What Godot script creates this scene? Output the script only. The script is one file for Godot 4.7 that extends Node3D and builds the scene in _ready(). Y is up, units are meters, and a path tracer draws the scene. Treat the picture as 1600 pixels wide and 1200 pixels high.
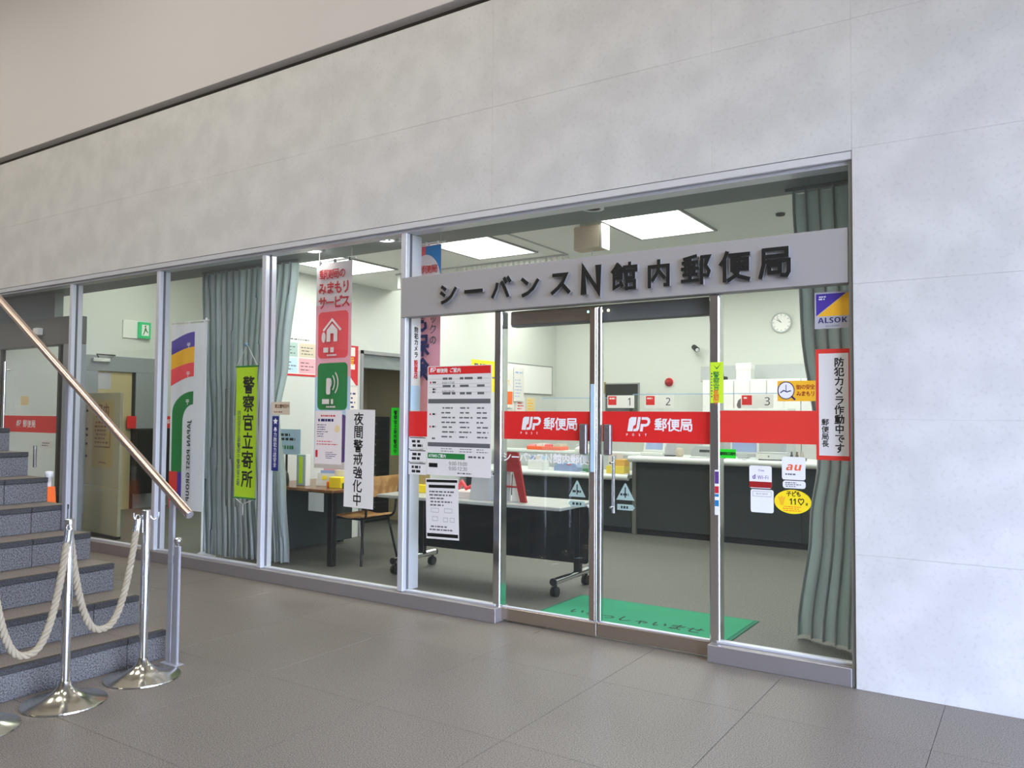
extends Node3D
# A post office behind a glazed front, seen from the stone-floored lobby of an office building.
# x runs along the glass front, y is up, z comes out of the shop into the lobby. Metres.

const GLASS := -0.08          # middle of the fixed panes
const FACE := -0.0742         # outer face of the panes, where stickers sit
var M := {}
var G := {}                   # stroke font: character -> list of strokes on a 20 x 20 grid, y down
var T := Transform3D()        # where the next shapes go
var rng := RandomNumberGenerator.new()
var taken := {}

func _ready():
	rng.seed = 7
	camera_and_light()
	make_materials()
	make_font()
	lobby()
	office_shell()
	glass_front()
	doors()
	sign_band()
	stairs()
	rail_and_stanchions()
	corridor()
	glass_stickers()
	banners()
	curtains()
	counter()
	table_group()
	desk_group()
	wall_things()

# ---------------------------------------------------------------- camera, sky, lamps
func camera_and_light():
	var cam := Camera3D.new()
	cam.name = "camera"
	cam.fov = 51.16
	cam.position = Vector3(0, 1.4, 4.487)
	cam.basis = Basis(Vector3.UP, 0.5795) * Basis(Vector3.RIGHT, 0.03827) * Basis(Vector3.BACK, 0.00744)
	cam.near = 0.02
	add_child(cam)
	cam.current = true
	var env := Environment.new()
	env.background_mode = Environment.BG_SKY
	var sky := Sky.new()
	var sm := ProceduralSkyMaterial.new()
	sm.sky_top_color = Color(0.70, 0.77, 0.96)
	sm.sky_horizon_color = Color(0.88, 0.92, 1.0)
	sm.ground_bottom_color = Color(0.42, 0.43, 0.46)
	sm.ground_horizon_color = Color(0.62, 0.65, 0.70)
	sm.sky_energy_multiplier = 3.9
	sm.ground_energy_multiplier = 2.35
	sm.sun_angle_max = 0.0
	sky.sky_material = sm
	env.sky = sky
	env.tonemap_mode = Environment.TONE_MAPPER_LINEAR
	env.tonemap_exposure = 1.06
	env.sdfgi_enabled = true
	env.ssao_enabled = true
	env.ssil_enabled = true
	var we := WorldEnvironment.new()
	we.name = "world"
	we.environment = env
	add_child(we)

func area_lamp(pos: Vector3, size: Vector2, energy: float, col: Color, parent: Node):
	var l := AreaLight3D.new()
	l.name = "lamp_light"
	l.area_size = size
	l.light_color = col
	l.light_energy = energy
	l.area_normalize_energy = true
	l.area_range = 20.0
	l.area_attenuation = 2.0
	l.shadow_enabled = true
	l.rotation = Vector3(-PI / 2, 0, 0)
	l.position = pos
	parent.add_child(l, true)

# ---------------------------------------------------------------- materials
func speckle(seed_no: int, freq: float, cols: Array, offs: Array, size := 512, octaves := 3) -> NoiseTexture2D:
	var n := FastNoiseLite.new()
	n.noise_type = FastNoiseLite.TYPE_SIMPLEX_SMOOTH
	n.seed = seed_no
	n.frequency = freq
	n.fractal_octaves = octaves
	var g := Gradient.new()
	g.colors = PackedColorArray(cols)
	g.offsets = PackedFloat32Array(offs)
	var t := NoiseTexture2D.new()
	t.width = size
	t.height = size
	t.seamless = true
	t.noise = n
	t.color_ramp = g
	return t

func mat(key: String, col: Color, rough := 0.6, metal := 0.0, tex: Texture2D = null, scale := 1.0) -> StandardMaterial3D:
	if M.has(key):
		return M[key]
	var m := StandardMaterial3D.new()
	m.resource_name = key
	m.albedo_color = col
	m.roughness = rough
	m.metallic = metal
	if tex:
		m.albedo_texture = tex
		m.uv1_triplanar = true
		m.uv1_world_triplanar = true
		m.uv1_scale = Vector3.ONE * scale
	M[key] = m
	return m

func g1(v: float) -> Color:
	return Color(v, v, v)

func make_materials():
	var fl := speckle(11, 0.14, [g1(0.52), g1(0.80), g1(0.88), g1(1.0)], [0.25, 0.45, 0.6, 0.8])
	mat("floor_granite", Color(0.59, 0.553, 0.505), 0.45, 0.0, fl, 1.9)
	mat("office_floor", Color(0.47, 0.468, 0.432), 0.55, 0.0, fl, 1.3)
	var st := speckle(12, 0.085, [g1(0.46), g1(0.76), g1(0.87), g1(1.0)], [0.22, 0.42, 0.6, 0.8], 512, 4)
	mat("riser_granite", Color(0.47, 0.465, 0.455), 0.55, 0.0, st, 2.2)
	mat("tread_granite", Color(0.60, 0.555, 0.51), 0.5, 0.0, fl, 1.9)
	mat("tread_edge", Color(0.25, 0.245, 0.24), 0.6, 0.0, st, 2.2)
	var ws := speckle(13, 0.011, [g1(0.955), g1(0.98), g1(1.0)], [0.3, 0.55, 0.8], 512, 5)
	var wall := mat("wall_stone", Color(0.835, 0.83, 0.81), 0.5, 0.0, ws, 0.42)
	wall.detail_enabled = true
	wall.detail_albedo = speckle(14, 0.07, [g1(0.968), g1(0.993), g1(1.0)], [0.2, 0.30, 0.4], 512, 4)
	wall.detail_blend_mode = BaseMaterial3D.BLEND_MODE_MUL
	wall.uv2_triplanar = true
	wall.uv2_world_triplanar = true
	wall.uv2_scale = Vector3.ONE * 0.9
	wall.detail_uv_layer = BaseMaterial3D.DETAIL_UV_2
	mat("wall_joint", Color(0.66, 0.65, 0.635), 0.9)
	mat("plaster", Color(0.85, 0.835, 0.82), 0.8)
	mat("far_stone", Color(0.46, 0.44, 0.42), 0.6)
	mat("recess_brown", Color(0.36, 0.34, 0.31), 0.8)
	mat("lobby_ceiling", Color(0.82, 0.81, 0.79), 0.8)
	mat("office_wall", Color(0.80, 0.815, 0.79), 0.75)
	mat("office_ceiling", Color(0.94, 0.955, 0.94), 0.8)
	mat("soffit_grey", Color(0.50, 0.53, 0.53), 0.7)
	mat("grey_paint", Color(0.55, 0.575, 0.585), 0.5)
	mat("header_grey", Color(0.38, 0.385, 0.37), 0.5)
	mat("beige_panel", Color(0.64, 0.62, 0.50), 0.6)
	mat("tan_paper", Color(0.66, 0.60, 0.40), 0.8)
	mat("yellow_room", Color(0.72, 0.67, 0.50), 0.8)
	mat("dark_unit", Color(0.13, 0.125, 0.12), 0.5)
	mat("aluminium", Color(0.84, 0.85, 0.865), 0.45, 0.45)
	mat("aluminium_grey", Color(0.60, 0.60, 0.61), 0.5, 0.45)
	mat("base_metal", Color(0.62, 0.60, 0.59), 0.38, 0.6)
	mat("door_metal", Color(0.70, 0.65, 0.60), 0.25, 0.9)
	mat("chrome", Color(0.86, 0.87, 0.88), 0.12, 1.0)
	mat("stanchion_steel", Color(0.80, 0.79, 0.74), 0.17, 1.0)
	mat("rail_tube", Color(0.88, 0.795, 0.735), 0.28, 1.0)
	mat("post_metal", Color(0.76, 0.765, 0.79), 0.35, 0.7)
	mat("handle_metal", Color(0.52, 0.50, 0.49), 0.4, 0.6)
	mat("dark_metal", Color(0.16, 0.16, 0.16), 0.4, 0.3)
	mat("black_paint", Color(0.045, 0.045, 0.045), 0.35)
	mat("black", Color(0.05, 0.05, 0.05), 0.5)
	mat("rubber", Color(0.06, 0.06, 0.06), 0.7)
	mat("sign_grey", Color(0.66, 0.65, 0.64), 0.5, 0.2)
	mat("letter_face", Color(0.085, 0.09, 0.088), 0.4)
	mat("letter_side", Color(0.72, 0.72, 0.72), 0.35, 0.6)
	var gl := mat("glass", Color(0.86, 0.93, 0.91, 0.008), 0.02)
	gl.metallic_specular = 0.30
	gl.transparency = BaseMaterial3D.TRANSPARENCY_ALPHA
	var ac := mat("acrylic", Color(0.90, 0.95, 0.97, 0.04), 0.05)
	ac.transparency = BaseMaterial3D.TRANSPARENCY_ALPHA
	mat("acrylic_edge", Color(0.55, 0.70, 0.85), 0.3)
	mat("rope", Color(0.63, 0.585, 0.49), 0.9)
	mat("red", Color(0.86, 0.13, 0.12), 0.55)
	mat("dark_red", Color(0.62, 0.10, 0.10), 0.5)
	mat("sign_red", Color(0.87, 0.21, 0.16), 0.6)
	mat("white", Color(0.92, 0.92, 0.91), 0.6)
	mat("paper", Color(0.88, 0.87, 0.85), 0.75)
	mat("warm_paper", Color(0.90, 0.86, 0.84), 0.75)
	mat("pale_print", Color(0.70, 0.70, 0.72), 0.8)
	mat("grey_print", Color(0.38, 0.38, 0.39), 0.8)
	mat("lime", Color(0.70, 0.86, 0.09), 0.65)
	mat("neon_yellow", Color(0.80, 0.93, 0.15), 0.6)
	mat("neon_green", Color(0.13, 0.83, 0.13), 0.6)
	mat("yellow", Color(0.97, 0.86, 0.10), 0.6)
	mat("amber", Color(0.95, 0.72, 0.14), 0.6)
	mat("navy", Color(0.13, 0.15, 0.42), 0.6)
	mat("indigo", Color(0.28, 0.20, 0.60), 0.6)
	mat("ink_navy", Color(0.10, 0.11, 0.36), 0.7)
	mat("ink_red", Color(0.78, 0.12, 0.16), 0.7)
	mat("ink_orange", Color(0.92, 0.38, 0.20), 0.7)
	mat("green", Color(0.10, 0.50, 0.22), 0.6)
	mat("table_green", Color(0.12, 0.42, 0.25), 0.6)
	mat("blue", Color(0.10, 0.48, 0.72), 0.6)
	mat("pale_blue", Color(0.72, 0.83, 0.90), 0.6)
	mat("beige", Color(0.80, 0.75, 0.66), 0.7)
	mat("orange", Color(0.95, 0.42, 0.14), 0.6)
	mat("pink", Color(0.93, 0.66, 0.70), 0.7)
	mat("rose", Color(0.93, 0.30, 0.33), 0.65)
	mat("violet", Color(0.36, 0.22, 0.52), 0.65)
	mat("mat_green", Color(0.16, 0.58, 0.42), 0.95)
	mat("mat_border", Color(0.12, 0.44, 0.33), 0.9)
	mat("mat_letter", Color(0.05, 0.26, 0.18), 0.95)
	mat("cloth_white", Color(0.86, 0.88, 0.88), 0.85)
	mat("counter_top", Color(0.83, 0.85, 0.84), 0.4)
	mat("counter_front", Color(0.17, 0.205, 0.20), 0.6)
	mat("counter_edge", Color(0.42, 0.43, 0.40), 0.5)
	mat("table_grey", Color(0.66, 0.68, 0.66), 0.35)
	mat("wood", Color(0.80, 0.62, 0.40), 0.45, 0.0, speckle(15, 0.02, [Color(0.8, 0.74, 0.66), Color(1, 1, 1)], [0.3, 0.7], 256, 3), 1.5)
	mat("wood_dark", Color(0.52, 0.36, 0.23), 0.25, 0.0, M["wood"].albedo_texture, 1.2)
	mat("device_grey", Color(0.72, 0.74, 0.74), 0.5)
	mat("device_white", Color(0.88, 0.89, 0.87), 0.45)
	mat("screen_blue", Color(0.60, 0.68, 0.85), 0.3)
	mat("sticker_teal", Color(0.64, 0.74, 0.71), 0.6)
	mat("brick_yellow", Color(0.90, 0.82, 0.62), 0.8)
	mat("edge_grey", Color(0.46, 0.46, 0.43), 0.6)
	var cu := mat("curtain_cloth", Color(0.80, 0.835, 0.835), 0.9, 0.0, speckle(16, 0.3, [g1(0.86), g1(1.0)], [0.3, 0.7], 256, 2), 5.0)
	cu.rim_enabled = true
	cu.rim = 0.2
	cu.backlight_enabled = true
	cu.backlight = Color(0.76, 0.80, 0.80)
	var pn := mat("lamp_glow", Color(1, 1, 1), 0.6)
	pn.emission_enabled = true
	pn.emission = Color(0.97, 1.0, 0.97)
	pn.emission_energy_multiplier = 1.6
	var lg := mat("lobby_glow", Color(1, 1, 1), 0.6)
	lg.emission_enabled = true
	lg.emission = Color(1.0, 0.93, 0.85)
	lg.emission_energy_multiplier = 3.0
	var le := mat("led_green", Color(0.6, 1, 0.85), 0.5)
	le.emission_enabled = true
	le.emission = Color(0.6, 1.0, 0.85)
	le.emission_energy_multiplier = 3.0
	var lw := mat("led_white", Color(1, 1, 0.85), 0.5)
	lw.emission_enabled = true
	lw.emission = Color(1.0, 1.0, 0.8)
	lw.emission_energy_multiplier = 3.0
	var ex := mat("exit_glow", Color(0.10, 0.62, 0.38), 0.5)
	ex.emission_enabled = true
	ex.emission = Color(0.10, 0.62, 0.38)
	ex.emission_energy_multiplier = 0.5

# ---------------------------------------------------------------- shape helpers
func S(smooth := -1) -> SurfaceTool:
	var st := SurfaceTool.new()
	st.begin(Mesh.PRIMITIVE_TRIANGLES)
	st.set_smooth_group(smooth)
	T = Transform3D()
	return st

func poly(st: SurfaceTool, pts: Array, out: Vector3):
	# a flat convex face whose front looks along out
	var n: Vector3 = (pts[1] - pts[0]).cross(pts[2] - pts[0])
	var p := pts
	if n.dot(out) > 0:
		p = pts.duplicate()
		p.reverse()
	for i in range(1, p.size() - 1):
		st.add_vertex(T * p[0])
		st.add_vertex(T * p[i])
		st.add_vertex(T * p[i + 1])

func box(st: SurfaceTool, a: Vector3, b: Vector3, ch := 0.0):
	var c := (a + b) / 2
	var h := ((b - a) / 2).abs()
	ch = minf(ch, minf(h.x, minf(h.y, h.z)) * 0.9)
	for ax in 3:
		var u := (ax + 1) % 3
		var v := (ax + 2) % 3
		for s in [-1, 1]:
			var n := Vector3.ZERO
			n[ax] = s
			var pts := []
			for q in [[-1, -1], [1, -1], [1, 1], [-1, 1]]:
				var p := Vector3.ZERO
				p[ax] = h[ax] * s
				p[u] = (h[u] - ch) * q[0]
				p[v] = (h[v] - ch) * q[1]
				pts.append(c + p)
			poly(st, pts, n)
		if ch > 0.0:
			for q in [[-1, -1], [1, -1], [1, 1], [-1, 1]]:
				var n2 := Vector3.ZERO
				n2[u] = q[0]
				n2[v] = q[1]
				var pts2 := []
				for e in [[-1, 0], [1, 0], [1, 1], [-1, 1]]:
					var p2 := Vector3.ZERO
					p2[ax] = (h[ax] - ch) * e[0]
					p2[u] = (h[u] - (ch if e[1] else 0.0)) * q[0]
					p2[v] = (h[v] - (0.0 if e[1] else ch)) * q[1]
					pts2.append(c + p2)
				poly(st, pts2, n2)
	if ch > 0.0:
		for sx in [-1, 1]:
			for sy in [-1, 1]:
				for sz in [-1, 1]:
					var s3 := Vector3(sx, sy, sz)
					poly(st, [c + s3 * (h - Vector3(0, ch, ch)), c + s3 * (h - Vector3(ch, 0, ch)), c + s3 * (h - Vector3(ch, ch, 0))], s3)

func tube(st: SurfaceTool, pts: Array, r: float, n := 10, caps := true, r1 := -1.0):
	var rings := []
	var side := Vector3.ZERO
	for i in pts.size():
		var d: Vector3 = (pts[mini(i + 1, pts.size() - 1)] - pts[maxi(i - 1, 0)]).normalized()
		if side == Vector3.ZERO:
			side = d.cross(Vector3.UP if absf(d.y) < 0.9 else Vector3.RIGHT).normalized()
		side = (side - d * side.dot(d)).normalized()
		var up := d.cross(side)
		var rr := r if r1 < 0 else lerpf(r, r1, float(i) / (pts.size() - 1))
		var ring := []
		for k in n:
			var a := TAU * k / n
			ring.append(pts[i] + (side * cos(a) + up * sin(a)) * rr)
		rings.append(ring)
	st.set_smooth_group(1)
	for i in rings.size() - 1:
		for k in n:
			var k2 := (k + 1) % n
			var mid: Vector3 = (rings[i][k] + rings[i + 1][k2]) / 2 - (pts[i] + pts[i + 1]) / 2
			poly(st, [rings[i][k], rings[i][k2], rings[i + 1][k2], rings[i + 1][k]], mid)
	st.set_smooth_group(-1)
	if caps:
		poly(st, rings[0], pts[0] - pts[1])
		poly(st, rings[-1], pts[-1] - pts[-2])

func lathe(st: SurfaceTool, prof: Array, n := 32, smooth := 1):
	st.set_smooth_group(smooth)
	for i in prof.size() - 1:
		var p: Vector2 = prof[i]
		var q: Vector2 = prof[i + 1]
		var nr := Vector2(q.y - p.y, p.x - q.x)
		for k in n:
			var a := TAU * k / n
			var b := TAU * (k + 1) / n
			var da := Vector3(cos(a), 0, sin(a))
			var db := Vector3(cos(b), 0, sin(b))
			var out := (da + db) * nr.x + Vector3.UP * nr.y * 2.0
			var u := Vector3.UP
			if p.x < 1e-5:
				poly(st, [u * p.y, da * q.x + u * q.y, db * q.x + u * q.y], out)
			elif q.x < 1e-5:
				poly(st, [da * p.x + u * p.y, db * p.x + u * p.y, u * q.y], out)
			else:
				poly(st, [da * p.x + u * p.y, db * p.x + u * p.y, db * q.x + u * q.y, da * q.x + u * q.y], out)
	st.set_smooth_group(-1)

func flat(st: SurfaceTool, pts: PackedVector2Array, z := 0.0):
	# a filled outline in the x-y plane, facing +z
	var idx := Geometry2D.triangulate_polygon(pts)
	for i in range(0, idx.size(), 3):
		var t := []
		for k in 3:
			var p := pts[idx[i + k]]
			t.append(Vector3(p.x, p.y, z))
		poly(st, t, Vector3.BACK)

func prism(st: SurfaceTool, pts: PackedVector2Array, z0: float, z1: float):
	flat(st, pts, z1)
	var idx := Geometry2D.triangulate_polygon(pts)
	for i in range(0, idx.size(), 3):
		var t := []
		for k in 3:
			var p := pts[idx[i + k]]
			t.append(Vector3(p.x, p.y, z0))
		poly(st, t, Vector3.FORWARD)
	var cw := Geometry2D.is_polygon_clockwise(pts)
	for i in pts.size():
		var p := pts[i]
		var q := pts[(i + 1) % pts.size()]
		var nn := Vector2(q.y - p.y, p.x - q.x) * (-1.0 if cw else 1.0)
		poly(st, [Vector3(p.x, p.y, z0), Vector3(q.x, q.y, z0), Vector3(q.x, q.y, z1), Vector3(p.x, p.y, z1)], Vector3(nn.x, nn.y, 0))

func rect(st: SurfaceTool, x0: float, x1: float, y0: float, y1: float, z := 0.0):
	poly(st, [Vector3(x0, y0, z), Vector3(x1, y0, z), Vector3(x1, y1, z), Vector3(x0, y1, z)], Vector3.BACK)

func rrect(x0: float, x1: float, y0: float, y1: float, r: float) -> PackedVector2Array:
	var o := PackedVector2Array()
	for c in [[x1 - r, y1 - r, 0], [x0 + r, y1 - r, 1], [x0 + r, y0 + r, 2], [x1 - r, y0 + r, 3]]:
		for k in 5:
			var a: float = PI / 2 * (c[2] + k / 4.0)
			o.append(Vector2(c[0] + cos(a) * r, c[1] + sin(a) * r))
	return o

func ellipse(cx: float, cy: float, rx: float, ry: float, n := 32) -> PackedVector2Array:
	var o := PackedVector2Array()
	for k in n:
		o.append(Vector2(cx + cos(TAU * k / n) * rx, cy + sin(TAU * k / n) * ry))
	return o

# ---------------------------------------------------------------- node helpers
func numbered(n: String) -> String:
	if not taken.has(n):
		taken[n] = 0
		return n
	taken[n] += 1
	return "%s_%03d" % [n, taken[n]]

func part(parent: Node, called: String, st: SurfaceTool, m: String, label := "") -> MeshInstance3D:
	st.generate_normals()
	var o := MeshInstance3D.new()
	o.mesh = st.commit()
	o.material_override = M[m]
	if parent == self:
		o.name = numbered(called)
	else:
		var nm := called
		var k := 0
		while parent.has_node(nm):
			k += 1
			nm = "%s_%03d" % [called, k]
		o.name = nm
	if label:
		o.set_meta("label", label)
	if called.ends_with("print"):
		o.set_meta("kind", "stuff")      # printing too small to read
	parent.add_child(o, true)
	return o

func tag(o: Node, label: String, category: String, group := ""):
	o.set_meta("label", label)
	o.set_meta("category", category)
	if group:
		o.set_meta("group", group)

func thing(called: String, label: String, category: String, at := Vector3.ZERO, turn := 0.0, group := "") -> Node3D:
	var o := Node3D.new()
	o.name = numbered(called)
	add_child(o, true)
	o.position = at
	o.rotation.y = turn
	tag(o, label, category, group)
	return o

func solo(called: String, st: SurfaceTool, m: String, label: String, category: String, at := Vector3.ZERO, turn := 0.0, group := "") -> MeshInstance3D:
	var o := part(self, called, st, m)
	o.position = at
	o.rotation.y = turn
	tag(o, label, category, group)
	return o

func struct(called: String, st: SurfaceTool, m: String, label: String) -> MeshInstance3D:
	var o := part(self, called, st, m)
	o.set_meta("kind", "structure")
	o.set_meta("label", label)
	return o

func frame(called: String, label: String) -> Node3D:
	var o := Node3D.new()
	o.name = numbered(called)
	add_child(o, true)
	o.set_meta("kind", "structure")
	o.set_meta("label", label)
	return o

func copy(o: Node3D, label: String, at: Vector3, turn := 0.0, group := "") -> Node3D:
	var c: Node3D = o.duplicate()
	c.name = numbered(String(o.name).rstrip("_0123456789"))
	add_child(c, true)
	c.position = at
	c.rotation.y = turn
	c.set_meta("label", label)
	if group:
		c.set_meta("group", group)
	return c

func sheet(called: String, label: String, category: String, x0: float, x1: float, y0: float, y1: float, z: float, m: String, r := 0.0, group := "", thick := 0.001) -> MeshInstance3D:
	# a sheet whose back lies at z; its own origin is the middle of its lower edge, its face looks along +z
	var w := x1 - x0
	var h := y1 - y0
	var st := S()
	if r > 0.0:
		prism(st, rrect(-w / 2, w / 2, 0, h, r), 0.0, thick)
	else:
		box(st, Vector3(-w / 2, 0, 0), Vector3(w / 2, h, thick))
	var o := part(self, called, st, m)
	o.position = Vector3((x0 + x1) / 2, y0, z)
	tag(o, label, category, group)
	return o

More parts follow.
